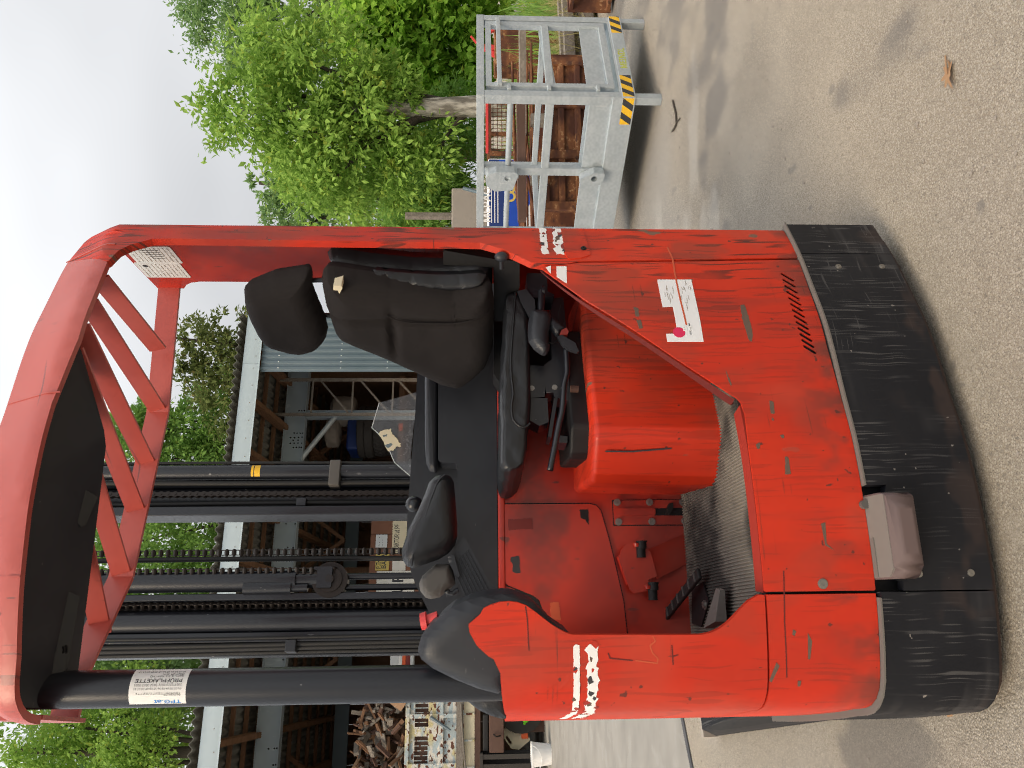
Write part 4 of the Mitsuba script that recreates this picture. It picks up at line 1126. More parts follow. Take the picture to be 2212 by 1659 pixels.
add(MAST, 'cross_member', cat(rail(.15, .94, -.16, -.12, .30, .42), rail(.15, .94, -.16, -.12, 3.35, 3.5)), 'paint')
# clamps and the tape mark
cl = [1.8401,1.7937,2.1766,2.1383,1.9721,1.9307]
add(MAST, 'hose_clamp', rbox(FM, .828, .942, cl[1], cl[0], .0, .062, .004), 'greyplastic')
add(MAST, 'hose_clamp', rbox(FM, .742, .778, cl[5], cl[4], .0, .04, .003), 'plastic')
add(MAST, 'hose_clamp', rbox(FM, .148, .195, cl[5] - .02, cl[4] - .02, .0, .05, .003), 'plastic')
a = np.linspace(-.9, .75, 12)
for z_a, z_b in ((cl[3], cl[3] + .024), (cl[3] + .028, cl[2])):
    V = [[.900 + math.sin(t) * .0336, z, .02 + math.cos(t) * .0336] for t in a for z in (z_a, z_b)]
    f = [(2 * i, 2 * i + 2, 2 * i + 1) for i in range(11)] + [(2 * i + 1, 2 * i + 2, 2 * i + 3) for i in range(11)]
    add(MAST, 'yellow_tape', trimesh.Trimesh(FM.pt(V), f, process=False), 'yellow', smooth=True)
# leaf chains, link by link
PITCH_C = .030


def chain_link(face):
    o = Polygon(np.vstack([np.array(Point(0, -PITCH_C / 2).buffer(.0125, 4).exterior.coords), np.array(Point(0, PITCH_C / 2).buffer(.0125, 4).exterior.coords)])).convex_hull
    g = Point(0, -PITCH_C / 2).buffer(.0125, 4).union(Point(0, PITCH_C / 2).buffer(.0125, 4)).union(shapely.box(-.008, -PITCH_C / 2, .008, PITCH_C / 2))
    p = np.array(g.exterior.coords)[:-1]
    m = cross(p).extrude(.004)
    pin = Manifold.cylinder(.030, .0055, .0055, 8)
    one = Manifold.compose([m.translate((0, 0, .008)), m.translate((0, 0, -.012)), pin.translate((0, -PITCH_C / 2, -.015)), Manifold.cylinder(.016, .010, .010, 8).translate((0, -PITCH_C / 2, -.008)), Manifold.cylinder(.016, .010, .010, 8).translate((0, PITCH_C / 2, -.008))])
    if face == 'edge':
        one = one.rotate((0, 75, 0))
    elif face == 'half':
        one = one.rotate((0, 45, 0))
    return FM.put(one)


ply_face, ply_edge, ply_half = (mikit.ply(tm(chain_link(k)) if True else None, 'm_chain', smooth=30) for k in ('face', 'edge', 'half'))
base = np.array(FM.o)
for s, o, pl, za, zb_ in ((.797, .03, ply_face, 1.30, 3.42), (.553, .0, ply_edge, 1.30, 3.42), (.332, .03, ply_half, 1.20, 3.42), (.462, .055, ply_edge, zc[4], 3.42)):
    ch = numbered(MAST + '__chain')
    z = za
    while z < zb_:
        d = FM.pt([[s, z, o]])[0] - base
        key = numbered(MAST + '__chain_link')
        scene[key] = {**pl, 'to_world': mi.ScalarTransform4f().translate(d.tolist())}
        z += PITCH_C * 2 * .5 + .0
add(T, 'chassis', box(FB, .12, 1.0, .10, 1.04, -.72, -.025), 'dark')
# ------------------------------------------------------------------ galvanised work platform (man basket) standing on the right
CG = thing('work_platform', 'galvanised steel work platform cage with yellow and black striped corners', 'cage')
C0 = np.array([1.85, 4.93])
E1, E2 = np.array([.814, .581]), np.array([-.63, .777])
L1, L2 = .965, 1.28
FR = Frame((*C0, 0), (*E1, 0), (0, 0, 1))                      # right-hand face: x runs to the right, z outwards
FLF = Frame((*(C0 + E2 * L2), 0), (*(-E2), 0), (0, 0, 1))      # left-hand face: x from the far end to the near corner
ZT, ZB = 1.205, .20


def gbar(F, x0, x1, y0, y1, z0, z1, name, **k): return add(CG, name, rbox(F, x0, x1, y0, y1, z0, z1, .004), 'galv', **k)


W5 = .062
# posts (each runs down into a foot)
for p in (C0, C0 + E1 * L1, C0 + E2 * L2, C0 + E1 * L1 + E2 * L2):
    Fp = Frame((*p, 0), (*E1, 0), (0, 0, 1))
    sx = 1 if np.allclose(p, C0) or np.allclose(p, C0 + E2 * L2) else -1
    x0, x1 = (0, W5) if sx > 0 else (-W5, 0)
    zz = (-W5, 0) if np.allclose(p, C0) or np.allclose(p, C0 + E1 * L1) else (0, W5)
    add(CG, 'corner_post', rbox(Fp, x0, x1, .22, ZT - .05, *zz, .004), 'galv')
    add(CG, 'foot', rbox(Fp, x0 + .004, x1 - .004, .0, .219, zz[0] + .004, zz[1] - .004, .003), 'galv')
for F, L in ((FR, L1), (FLF, L2)):
    gbar(F, 0, L, ZT - .052, ZT, -.055, .003, 'top_rail')
    add(CG, 'bottom_beam', rbox(F, -.003, L + .003, .175, .262 if F is FR else .325, -.06, .006, .003), 'galv')
for F, L in ((Frame((*(C0 + E1 * L1 + E2 * L2), 0), (*(-E1), 0), (0, 0, 1)), L1), (Frame((*(C0 + E1 * L1), 0), (*E2, 0), (0, 0, 1)), L2)):
    gbar(F, 0, L, ZT - .052, ZT, -.055, .003, 'top_rail')
    gbar(F, 0, L, .70, .745, -.045, -.005, 'mid_rail')
    gbar(F, 0, L, .272, .35, -.012, -.004, 'toe_board')
    add(CG, 'bottom_beam', rbox(F, 0, L, .175, .262, -.06, .006, .003), 'galv')
fl_ = Manifold.cube((L1, L2, .01))
Ff = Frame((*C0, .262), (*E1, 0), (*E2, 0))
add(CG, 'floor_plate', Ff.put(fl_), 'galv')
# left face: middle post, rails, toe board, lifting lugs
xm = L2 - .58
gbar(FLF, xm - .03, xm + .03, .26, ZT - .05, -.05, -.004, 'mid_post')
gbar(FLF, .13, .18, .26, ZT - .05, -.05, -.004, 'mid_post')
gbar(FLF, .01, L2 - W5, .70, .755, -.045, -.008, 'mid_rail')
for x0, x1 in ((.18, xm - .03), (xm + .03, L2 - W5)):
    add(CG, 'round_rail', tube(FLF.pt([[x0, .985, -.03], [x1, .985, -.03]]), .020, 12), 'galv', smooth=True)
    gbar(FLF, x0, x1, .275, .47, -.03, -.02, 'toe_board')
lug = fillet([[-.06, -.02], [.07, -.02], [.07, .15], [.03, .20], [-.06, .20]], .03)
hole = np.array(Point(0, .055).buffer(.022, 8).exterior.coords)[:-1]
add(CG, 'lifting_lug', slab(Frame(FLF.pt([[xm, .93, 0]])[0], (*E1, 0), (0, 0, 1)), np.c_[lug[:, 0] * 1.0 - .0, lug[:, 1]], -.015, .015, [hole]), 'galv')
add(CG, 'lifting_lug', cat(slab(Frame(FLF.pt([[xm, .93, .0]])[0], FLF.x, FLF.y), fillet([[-.10, .02], [.05, -.02], [.05, .14], [.02, .21], [-.06, .21], [-.11, .15]], .03), .0, .075, [np.array(Point(0, .06).buffer(.022, 8).exterior.coords)[:-1]])), 'galv')
add(CG, 'lifting_lug', slab(Frame(FLF.pt([[xm, .33, .0]])[0], FLF.x, FLF.y), fillet([[-.05, .0], [.045, -.02], [.05, .06], [.0, .15], [-.045, .15]], .015), .0, .07, [np.array(Point(0, .055).buffer(.022, 8).exterior.coords)[:-1]]), 'galv')
# right face: swing gate with its own frame
GT = CG + '__gate'
gx0, gx1 = W5 + .05, L1 - W5 - .012
for (x0, x1, y0, y1) in ((gx0, gx0 + .04, .30, ZT - .06), (gx1 - .05, gx1, .30, ZT - .06), (gx0 + .04, gx1 - .05, .30, .345), (gx0 + .04, gx1 - .05, .70, .75), (gx0, gx1, ZT - .10, ZT - .06)):
    add(GT, 'frame_bar', rbox(FR, x0, x1, y0, y1, -.04, -.002, .003), 'galv')
add(GT, 'kick_plate', rbox(FR, gx0 + .04, gx1 - .05, .345, .48, -.03, -.022, .002), 'galv')
add(GT, 'brace', beam(FR.pt([[gx0 + .04, .71, -.03]])[0], FR.pt([[gx1 - .05, .74, -.05]])[0], .03, .05), 'galv')
add(GT, 'latch_bar', rbox(FR, gx0 - .02, gx1, ZT - .165, ZT - .135, .0, .03, .003), 'galv')
for z in (.40, .72, .98):
    add(GT, 'hinge', rbox(FR, W5 + .002, W5 + .055, z, z + .025, -.02, .012, .004), 'galv')
# striped warning tape on the bottom corners
def stripes(F, x0, x1, z0, z1, t, par='warning_tape'):
    k = add(CG, par, slab(F, [[x0, z0], [x1, z0], [x1, z1], [x0, z1]], t, t + .001), 'yellow')
    clip = shapely.box(x0, z0, x1, z1)
    x = x0 - .1
    i = 0
    while x < x1:
        g = Polygon([(x, z0), (x + .045, z0), (x + .095, z1), (x + .05, z1)]).intersection(clip)
        if not g.is_empty and g.area > 1e-5:
            add(k, 'black_stripe', slab(F, np.array(g.exterior.coords)[:-1], t + .001, t + .0018), 'print')
        x += .098


stripes(FR, .005, .24, .185, .258, .006)
stripes(FR, L1 - .21, L1, .185, .258, .006)
stripes(FLF, L2 - .19, L2 - .0, .185, .258, .006)
add(CG, 'worn_lettering', text(FR, 'MEINDL', .32, .195, .045, .0062, bold=True), 'lime', label='worn yellow-green lettering on the bottom beam')
# rusty open skip behind the cage
SKP = thing('rusty_skip', 'rusty brown steel skip loaded with rods and timber behind the cage', 'container')
sa = np.array([[1.52, 6.75], [2.95, 6.95]])
FK = vframe(sa[0], sa[1])
LK = np.linalg.norm(sa[1] - sa[0])
for F, L in ((FK, LK), (Frame((*sa[1], 0), (-FK.z[0], -FK.z[1], 0), (0, 0, 1)), 1.6)):
    add(SKP, 'side_panel', box(F, 0, L, .12, .60, -.02, 0), 'rust')
    for z in (.12, .27, .42, .56):
        add(SKP, 'pressed_rib', rbox(F, .03, L - .03, z, z + .06, 0, .035, .012), 'rust')
    for x in (.0, L * .33, L * .66, L - .08):
        add(SKP, 'upright_rib', rbox(F, x, x + .08, .10, .62, 0, .045, .006), 'rust')
add(SKP, 'back_panel', box(Frame((*(sa[0] - FK.z[:2] * 1.6), 0), FK.x, FK.y), 0, LK, .12, .60, 0, .02), 'rust')
add(SKP, 'floor', box(FK, 0, LK, .10, .13, -1.6, 0), 'rust')
rng = random.Random(12)
for i in range(16):
    x = LK * rng.uniform(.25, .95)
    z = .62 + .026 * (i % 5) + rng.uniform(0, .02)
    o = rng.uniform(-1.2, -.1)
    a = FK.pt([[x - rng.uniform(.7, 1.1), z + rng.uniform(-.03, .05), o]])[0]
    b = FK.pt([[x + rng.uniform(.5, 1.0), z + rng.uniform(.0, .18), o + rng.uniform(-.3, .3)]])[0]
    P = curve([a, (a + b) / 2 + [0, 0, rng.uniform(-.03, .05)], b], 10)
    single('steel_rod', tube(P, rng.uniform(.008, .013), 7), 'rust', 'thin rusty steel rod in the tangled bundle lying across the skip', 'rod', 'rusty rods on the skip', smooth=True)
a, b = [[1.3408,6.55,0.8291],[2.387,6.55,0.8568]]
single('timber_plank', beam([a[0] + .06, 6.6, .815], [2.42, 6.58, .83], .12, .07), 'brown', 'long dark weathered timber plank lying on the skip', 'plank')
for x_ in (1.75, 2.25):
    single('timber_support', beam([x_, 6.55, .62], [x_, 6.55, .745], .09, .09, up=(0, 1, 0)), 'greywood', 'short dark timber block under the long plank, ' + ('nearest the truck' if x_ < 2 else 'farther from the truck'), 'timber')
single('timber_plank', beam([2.3, 7.1, .78], [3.3, 7.0, .79], .12, .06), 'greywood', 'shorter dark plank beyond the cage gate', 'plank')
# ------------------------------------------------------------------ open-fronted shed
SH = thing('open_shed', 'open-fronted shed with corrugated roof, pale metal fascia and dark timber inside', 'shed')
FSH = Frame((0, 14.97, 0), (.939, .343, 0), (0, 0, 1))
XL, XR, DP = -9.6, 1.5, 9.0


def fsh(z): return Frame(FSH.pt([[0, 0, z]])[0], FSH.x, FSH.y)


def sb(parent, name, x0, x1, y0, y1, z0, z1, mat, r=0, **k): return add(parent, name, rbox(FSH, x0, x1, y0, y1, z0, z1, r) if r else box(FSH, x0, x1, y0, y1, z0, z1), mat, **k)


def roof_y(z): return 5.80 + .115 * z      # z is negative inwards


WAVE, AMP = .165, .030


def corrugated(x0, x1, fn, n_wave, amp, t, y_of):
    xs = np.arange(x0, x1 + 1e-6, WAVE / 8)
    V, f = [], []
    zs = [.16, 0, -DP]
    for z in zs:
        for x in xs:
            V.append([x, y_of(z) + amp * math.cos(2 * math.pi * x / WAVE), z])
    for z in zs:
        for x in xs:
            V.append([x, y_of(z) + amp * math.cos(2 * math.pi * x / WAVE) + t, z])
    n, m = len(xs), len(xs) * 3
    for j in range(2):
        for i in range(n - 1):
            a = j * n + i
            f += [(a, a + n, a + 1), (a + 1, a + n, a + n + 1), (m + a, m + a + 1, m + a + n), (m + a + 1, m + a + n + 1, m + a + n)]
    for i in range(n - 1):
        f += [(i, i + 1, m + i), (i + 1, m + i + 1, m + i)]
    return trimesh.Trimesh(FSH.pt(V), f, process=False)


RF = SH + '__roof'
i = 0
x = XL
rng = random.Random(3)
while x < XR - .01:
    x1 = min(x + WAVE * 6, XR)
    dy = rng.uniform(-.008, .012)
    add(RF, 'corrugated_sheet', corrugated(x - .03, x1, None, 6, AMP, .010, lambda z: roof_y(z) + dy + .006 * (i % 2)), 'eternit', smooth=50)
    x = x1
    i += 1
x = XL
while x < XR - .01:
    x1 = min(x + 2.0, XR)
    fp = [[0, 5.40], [.03, 5.39], [.03, 5.405], [.012, 5.415], [.02, 5.55], [.012, 5.72], [0, 5.72]]
    m = cross(fp).extrude(x1 - x - .004)
    Fz = Frame(FSH.pt([[x, 0, .05]])[0], FSH.z, FSH.y)
    Fz.z = -Fz.z if (Fz.z @ FSH.x) < 0 else Fz.z
    V = tm(m)
    P = V.vertices
    W = trimesh.Trimesh(FSH.pt(np.c_[x + P[:, 2], P[:, 1] + .006 * np.sin(P[:, 2] * 3), .05 + P[:, 0]]), V.faces, process=False)
    k = add(SH, 'fascia_sheet', W, 'fascia')
    for q in np.arange(x + .15, x1, .35):
        add(k, 'rivet', disc(FSH, q, 5.50 + .02 * math.sin(q * 9), .065, .073, .010, 6), 'dust')
    x = x1
# timber rafters and purlins under the roof
for k, x in enumerate(np.arange(XL + .3, XR, 1.0)):
    a, b = FSH.pt([[x, roof_y(0) - .24, .03]])[0], FSH.pt([[x, roof_y(-DP) - .24, -DP]])[0]
    add(SH, 'rafter', beam(a, b, .10, .20), 'wood')
for z in np.arange(-.55, -DP, -.62):
    sb(SH, 'purlin', XL, XR, roof_y(z) - .115, roof_y(z) - .045, z - .04, z + .04, 'wood')
# steel lintel with bolt holes, posts, lattice, inner beam
Z1_ = -1.9
LT = sb(SH, 'steel_lintel', XL, XR, 4.90, 5.31, Z1_ - .02, Z1_, 'steel', label='pale blue-grey steel lintel with bolt holes')
sb(SH, 'lintel_flange', XL, XR, 4.885, 4.898, Z1_ - .16, Z1_ + .06, 'steel')
sb(SH, 'lintel_flange', XL, XR, 5.312, 5.325, Z1_ - .16, Z1_ + .06, 'steel')
hl = [[0.7596,5.1129],[0.7597,5.0125],[0.7597,4.9303],[0.0802,5.0413],[0.0801,4.9819],[0.08,4.9207],[-0.4235,5.1033],[-0.4237,5.0409],[-0.4239,4.9804],[-0.424,4.9162],[-0.5243,5.1716],[-0.5245,5.088],[-0.5211,5.0048],[-0.5176,4.9232],[-0.5822,5.1136],[-0.5807,5.0107],[-0.6453,5.1705],[-0.6456,5.0889],[-0.644,5.0057],[-0.6424,4.9225],[-0.7401,5.0955],[-0.7403,5.0335],[-0.7387,4.977],[-0.7389,4.915],[-6.5403,5.0845],[-6.5387,4.9756],[-6.5333,4.8789],[-6.8133,4.9762],[-6.811,4.9117],[-6.8075,4.8485],[-2.3574,5.1127],[-2.3589,4.9239],[-2.8386,5.0411],[-2.9502,4.9652],[-2.8401,4.8853],[-2.9508,4.8986],[-4.8959,5.1026],[-4.9174,5.0159],[-4.9791,4.9471],[-4.9194,4.8885]]
for q in hl:
    add(LT, 'bolt_hole', disc(fsh(Z1_ + .001), q[0], min(5.29, max(4.93, q[1])), 0, .002, .018, 8), 'dark')
px0 = 0.02
for (n_, x0, x1, z0, z1) in (('steel_post', -.07, .09, Z1_ - .10, Z1_ - .09), ('steel_post', -.07, -.055, Z1_ - .2, Z1_ + .0), ('steel_post', .075, .09, Z1_ - .2, Z1_ + .0)):
    sb(SH, n_, x0, x1, 0, 4.88, z0, z1, 'steel')
LP = sb(SH, 'lattice_post', -.155, -.10, .0, 5.55, Z1_ + .35, Z1_ + .41, 'greywood')
sb(SH, 'lattice_post', .62, .68, .0, 5.4, Z1_ + .35, Z1_ + .41, 'greywood')
for y0, y1 in ((4.7, 4.7), (4.55, 3.9), (3.85, 3.85), (3.7, 3.05), (3.0, 3.0), (2.9, 2.2)):
    add(LP, 'strut', beam(FSH.pt([[.64, y0, Z1_ + .38]])[0], FSH.pt([[-.12, y1, Z1_ + .38]])[0], .035, .035), 'greywood')
add(SH, 'diagonal_brace', tube(FSH.pt([[-.02, 4.25, Z1_ - .05], [-.98, 4.93, Z1_ - .05]]), .055, 8), 'galv')
for z, y in ((-6.6, 4.35),):
    sb(SH, 'inner_beam', XL, XR, y, y + .34, z - .1, z, 'tile')
for x in (-8.2, -5.6, -3.0, -.4):
    for s, dx in ((0, 1.3), (1.3, 0)):
        add(SH, 'truss_strut', beam(FSH.pt([[x + s, 5.2, -4.2]])[0], FSH.pt([[x + (1.3 - s) * .5 + s * .5, 4.3, -4.2]])[0], .12, .08), 'wood')
    sb(SH, 'timber_post', x - .1, x + .1, 0, 5.0, -5.0, -4.8, 'wood')
# walls
for j, x in enumerate(np.arange(XL, XR, .5)):
    sb(SH + '__back_wall', 'board', x, min(x + .494, XR), .0, 4.9, -DP - .03, -DP + .01 * (j % 2), 'wood')
sb(SH, 'side_wall', XR - .03, XR, 0, 5.55, -DP, -.12, 'wood')
sb(SH, 'side_wall', XL, XL + .03, 0, 5.55, -DP, -.12, 'wood')
sb(SH, 'side_board', XR, XR + .035, 2.4, 5.3, -.35, -.05, 'greywood')


def wall_sheet(x0, x1, y0, y1):
    xs, zs = [], []
    x = x0
    while x < x1 - 1e-6:
        for a, h in ((0, 0), (.030, 0), (.050, .022), (.098, .022), (.118, 0)):
            if x + a <= x1:
                xs.append(x + a)
                zs.append(h)
        x += .128
    n = len(xs)
    V = [[xs[i], y, zs[i]] for y in (y0, y1) for i in range(n)]
    f = []
    for i in range(n - 1):
        f += [(i, i + 1, n + i), (i + 1, n + i + 1, n + i)]
    return trimesh.Trimesh(FSH.pt(V), f, process=False)


WL_ = add(SH, 'wall_sheet', wall_sheet(.25, XR, .25, 5.385), 'tile', smooth=False, label='blue-grey ribbed metal wall sheet')
for y in (5.05, 3.85, 2.95):
    for i in range(9):
        add(WL_, 'screw', disc(FSH, .25 + .075 + .128 * i, y, .022, .032, .012, 6), 'white')
# ------------------------------------------------------------------ what is stored in the shed
# farm wagon with a heap of firewood
WG = thing('farm_wagon', 'old farm wagon with peeling pale blue and cream louvred side, in the shed', 'wagon')
WZ = -.55
FWG = fsh(WZ)
wq = [[-5.62,2.4031],[-5.6359,1.4625],[-5.6395,1.248],[-6.7866,1.2466],[-6.7638,2.3683],[-5.6696,2.2824],[-5.6736,2.0521],[-6.1363,2.0421],[-6.1321,2.2697],[-6.2707,2.2827],[-6.7315,2.0375],[-5.6846,1.8726],[-5.686,1.7872],[-6.7679,2.1694],[-6.7699,2.0699],[-6.0055,1.5365]]
ytop, ybot, ymid = wq[0][1], wq[2][1], wq[1][1]
xr = wq[0][0] + .35
xl = xr - 3.4
P_ = WG + '__side_wall'
lou = []
louv_y0, louv_y1 = wq[6][1], wq[5][1]
wdt = (wq[5][0] - wq[8][0])
for k in range(4):
    xg = wq[8][0] - k * (wdt + (wq[8][0] - wq[9][0]))
    for j in range(6):
        a = xg + wdt * (j + .08) / 6
        lou.append([[a, louv_y0], [a + wdt / 6 * .84, louv_y0], [a + wdt / 6 * .84, louv_y1], [a, louv_y1]])
add(P_, 'panel', slab(FWG, [[xl, ymid], [xr, ymid], [xr, ytop], [xl, ytop]], -.012, 0, lou), 'peel', label='peeling pale blue louvred panel')
add(P_, 'louvre_backing', box(FWG, xl, xr, louv_y0 - .03, louv_y1 + .03, -.10, -.09), 'brown')
for y0, y1 in ((ytop - .03, ytop + .04), (wq[12][1], wq[11][1]), (ymid - .03, ymid + .02)):
    add(P_, 'frame_bar', rbox(FWG, xl, xr, y0, y1, 0, .05, .006), 'peel')
for k in range(5):
    x = wq[14][0] + (wq[13][0] - wq[14][0]) * 0 - 0 + .78 * (k - 2)
    add(P_, 'frame_post', rbox(FWG, x, x + .07, ymid, ytop, .0, .045, .006), 'peel')
add(P_, 'drop_side', box(FWG, xl, xr, ybot, ymid - .03, -.03, 0), 'cream', label='yellowed lower side board')
for k in range(8):
    x = xl + .2 + k * .42
    add(P_, 'side_rib', rbox(FWG, x, x + .03, ybot, ymid - .03, 0, .03, .004), 'peel')
add(P_, 'weathered_board', box(FWG, xl, wq[15][0] + .4, ymid - .02, ymid + .10, .05, .075), 'greywood')
add(WG, 'bed', box(FWG, xl, xr, ybot - .1, ybot, -2.0, 0), 'brown')
add(WG, 'end_wall', box(FWG, xr - .03, xr, ybot, ytop, -2.0, -.013), 'peel')
add(WG, 'rope', tube(FWG.pt(curve([[xr - .5, ymid + .02, .09], [xr - 1.2, ymid - .03, .10], [xr - 1.9, ymid - .12, .09]], 14)), .018, 6), 'greywood', smooth=True)
for x in (xr - .7, xr - 1.6):
    q = FWG.pt([[x, ymid + .55, .06], [x - .22, ymid + .20, .07]])
    add(WG, 'drop_latch', tube(q, [.03, .022], 8), 'tile')
for x in (xl + .6, xr - .6):
    for z in (-.35, -1.7):
        Fw = Frame(FWG.pt([[x, .42, z]])[0], FSH.x, FSH.y)
        add(WG, 'wheel', disc(Fw, 0, 0, -.1, .1, .42, 24), 'tyre')
rng = np.random.default_rng(21)
FP_ = []
PILE_Y = ytop
for k in range(300):
    front = k < 230
    x = rng.uniform(xl + .9, xr - .05)
    z = -rng.uniform(.0, .45) if front else -rng.uniform(.4, 1.6)
    hgt = .95 * min(1, .35 + .9 * (xr - x) / 1.0) * (1 - .15 * abs(z))
    y = PILE_Y + hgt * rng.uniform(.0, 1.) ** .8 if front else PILE_Y + hgt
    L_ = rng.uniform(.20, .46)
    d = rng.normal(size=3) * [1, .8, .8]
    d /= np.linalg.norm(d)
    c = np.array([x, y, WZ + z - .12 * (y - PILE_Y)])
    a, b = FSH.pt([c - d * L_ / 2, c + d * L_ / 2])
    w, h = rng.uniform(.04, .11), rng.uniform(.02, .05)
    mt = ['greywood', 'wood', 'wood', 'greywood', 'brown', 'brown'][int(rng.integers(6))] if k % 14 else 'cardboard'
    single('firewood', beam(a, b, w, h, up=tuple(rng.normal(size=3))), mt, 'split piece of scrap firewood in the heap on the wagon', 'firewood', 'firewood heaped on the wagon')
# dark core of the heap
single('board_on_heap', beam(FSH.pt([[xr - .1, ytop + .55, WZ + .08]])[0], FSH.pt([[xr - .45, ytop + .02, WZ + .1]])[0], .35, .02, up=tuple(FSH.z)), 'cardboard', 'flat reddish board leaning on the firewood heap by the wagon side', 'board')


def at_shed(z, q):
    """plan helper for the stored things: a frame parallel to the shed's front, z metres out from it"""
    return Frame(FSH.pt([[q, 0, z]])[0], FSH.x, FSH.y)


# signs leaning against a reddish board wall
SGZ = -2.6
sg = [[[-2.0276,3.4236],[-2.0327,2.7528],[-3.7513,2.698],[-3.7435,3.3453]],[[-2.0307,3.0139],[-2.0328,2.7379],[-2.8955,2.7106],[-2.8928,2.9818]],[[-2.8892,3.3477],[-2.8919,3.0721],[-3.233,3.0588],[-3.2301,3.3324]],[[-2.941,2.9922],[-2.9437,2.7238],[-3.2438,2.7142],[-3.241,2.981]],[[-3.2494,3.3074],[-3.2577,2.5318],[-3.7535,2.5179],[-3.7443,3.2854]],[[-2.4871,3.3584],[-2.4891,3.1273],[-2.7581,3.1165],[-2.756,3.3464]]]


def rect(q): return min(p[0] for p in q), max(p[0] for p in q), min(p[1] for p in q), max(p[1] for p in q)


FSG = fsh(SGZ)
x0, x1, y0, y1 = rect(sg[0])
BWL = thing('board_wall', 'reddish brown board partition behind the mast with old signs on it', 'partition')
for k in range(6):
    add(BWL, 'board', box(FSG, x0 - .4 + k * (x1 - x0 + .8) / 6, x0 - .4 + (k + 1) * (x1 - x0 + .8) / 6 - .01, .0, y1 + .05, -.03, 0), 'kraft')
for n_, (q, lb, tx_, col_) in enumerate([(sg[1], 'cream sign reading TRAKTOR', [('TRAKTOR ut PF', .15, .52)], 'cream'), (sg[2], 'yellowish sign reading P.THA BAUM', [('P.THA', .13, .60), ('BAUM', .11, .22)], 'gold'), (sg[3], 'blank cream sign beside the yellowish sign', [], 'offwhite'), (sg[4], 'cream sign with the letters UF, lowest of the old signs', [('UF', .22, .3)], 'offwhite'), (sg[5], 'small grey printed notice on the board partition', [('- - - -', .05, .6), ('- - - -', .05, .3)], 'label')]):
    a0, a1, b0, b1 = rect(q)
    k = thing('old_sign', lb, 'sign')
    add(k, 'board', box(FSG, a0, a1, b0, b1, .002 + .004 * n_, .02 + .004 * n_), col_)
    for s_, h_, f_ in tx_:
        m = text(FSG, s_, a0 + .03, b0 + (b1 - b0) * f_, min(h_, (b1 - b0) * .34), .0205 + .004 * n_, bold=True, squash=min(1, (a1 - a0 - .06) / (h_ * .72 * len(s_))))
        add(k, 'lettering', m, 'print')
# storage deck with stacked tyres, drums and a dark tank
tq = [[[1.0865,3.9777],[0.5189,3.7913]],[[1.0864,3.8191],[0.502,3.5941]],[[1.0864,3.6007],[0.5807,3.3123]],[[1.0863,3.3126],[0.7899,3.0238]],[[1.5139,4.7577],[0.7281,4.2149]],[[0.7914,4.6511],[0.3743,4.0776]],[[1.0865,4.2352],[0.4776,3.9363]]]
FT = fsh(-3.2)


def tyre(cx, y0, y1, R, tread):
    Fy = Frame(FT.pt([[cx, (y0 + y1) / 2, -R * .55]])[0], FSH.x, -FSH.z)
    h = (y1 - y0) / 2
    prof = [(R * .55, -h * .8), (R * .62, -h), (R * .93, -h * .95), (R * .985, -h * .7), (R, 0), (R * .985, h * .7), (R * .93, h * .95), (R * .62, h), (R * .55, h * .8), (R * .5, 0)]
    m = trimesh.creation.revolve(np.array(prof + prof[:1]), sections=40)
    parts = [Fy.put(m)]
    if tread:
        for k in range(26):
            a = 2 * np.pi * k / 26
            for sg_ in (-1, 1):
                p0 = np.array([R * 1.0 * math.cos(a), R * 1.0 * math.sin(a), 0])
                p1 = np.array([R * .97 * math.cos(a + .16), R * .97 * math.sin(a + .16), sg_ * h * .9])
                parts.append(Fy.put(beam(p0, p1, .05, .05)))
    return cat(*parts)


DK = thing('storage_deck', 'dark timber storage deck inside the shed carrying tyres and drums', 'shelf')
y_low = min(q[1][1] for q in tq[:4])
ylo = rect(tq[3])[2]
add(DK, 'platform', box(FT, -1.1, 1.3, ylo - .12, ylo, -1.9, .2), 'wood')
for x in (-1.05, 1.2):
    add(DK, 'leg', box(FT, x, x + .1, 0, ylo - .12, -.1, .0), 'wood')
add(DK, 'orange_bracket', box(FT, -.05, .12, ylo - .11, ylo - .02, .2, .23), 'orange')
names = ['smooth worn tyre, uppermost of the tyre stack', 'smooth worn tyre, second from the top of the stack', 'tractor tyre with chevron tread, third in the stack', 'tractor tyre with chevron tread at the bottom of the stack']
for k in range(4):
    a0, a1, b0, b1 = rect(tq[k])
    single('tyre', tyre(.08, b0, b1, .62 if k < 2 else .56, k > 1), 'tyre', names[k], 'tyre', smooth=40)
for k, lb in ((4, 'dull cream plastic drum, upper of the two above the tyres'), (5, 'rounded cream plastic drum, lower of the two above the tyres')):
    a0, a1, b0, b1 = rect(tq[k])
    Fy = Frame(FT.pt([[(a0 + a1) / 2 + (.25 if k == 4 else .0), b0, -.3]])[0], FSH.x, -FSH.z)
    h, R = b1 - b0, .34 if k == 4 else .36
    if k == 4:
        h = h * .6
        Fy = Frame(FT.pt([[.05, b1 - h, -.3]])[0], FSH.x, -FSH.z)
    m = trimesh.creation.revolve(np.array([(0, 0), (R * .8, 0), (R, h * .12), (R, h * .45), (R * 1.03, h * .5), (R, h * .55), (R, h * .85), (R * .7, h), (0, h)]), sections=30)
    single('plastic_drum', Fy.put(m), 'dust', lb, 'drum', smooth=40)
a0, a1, b0, b1 = rect(tq[6])
single('dark_tank', rbox(FT, -.42, .55, b0, b1, -.9, -.05, .06), 'navy', 'dark blue plastic tank under the cream drums', 'tank')
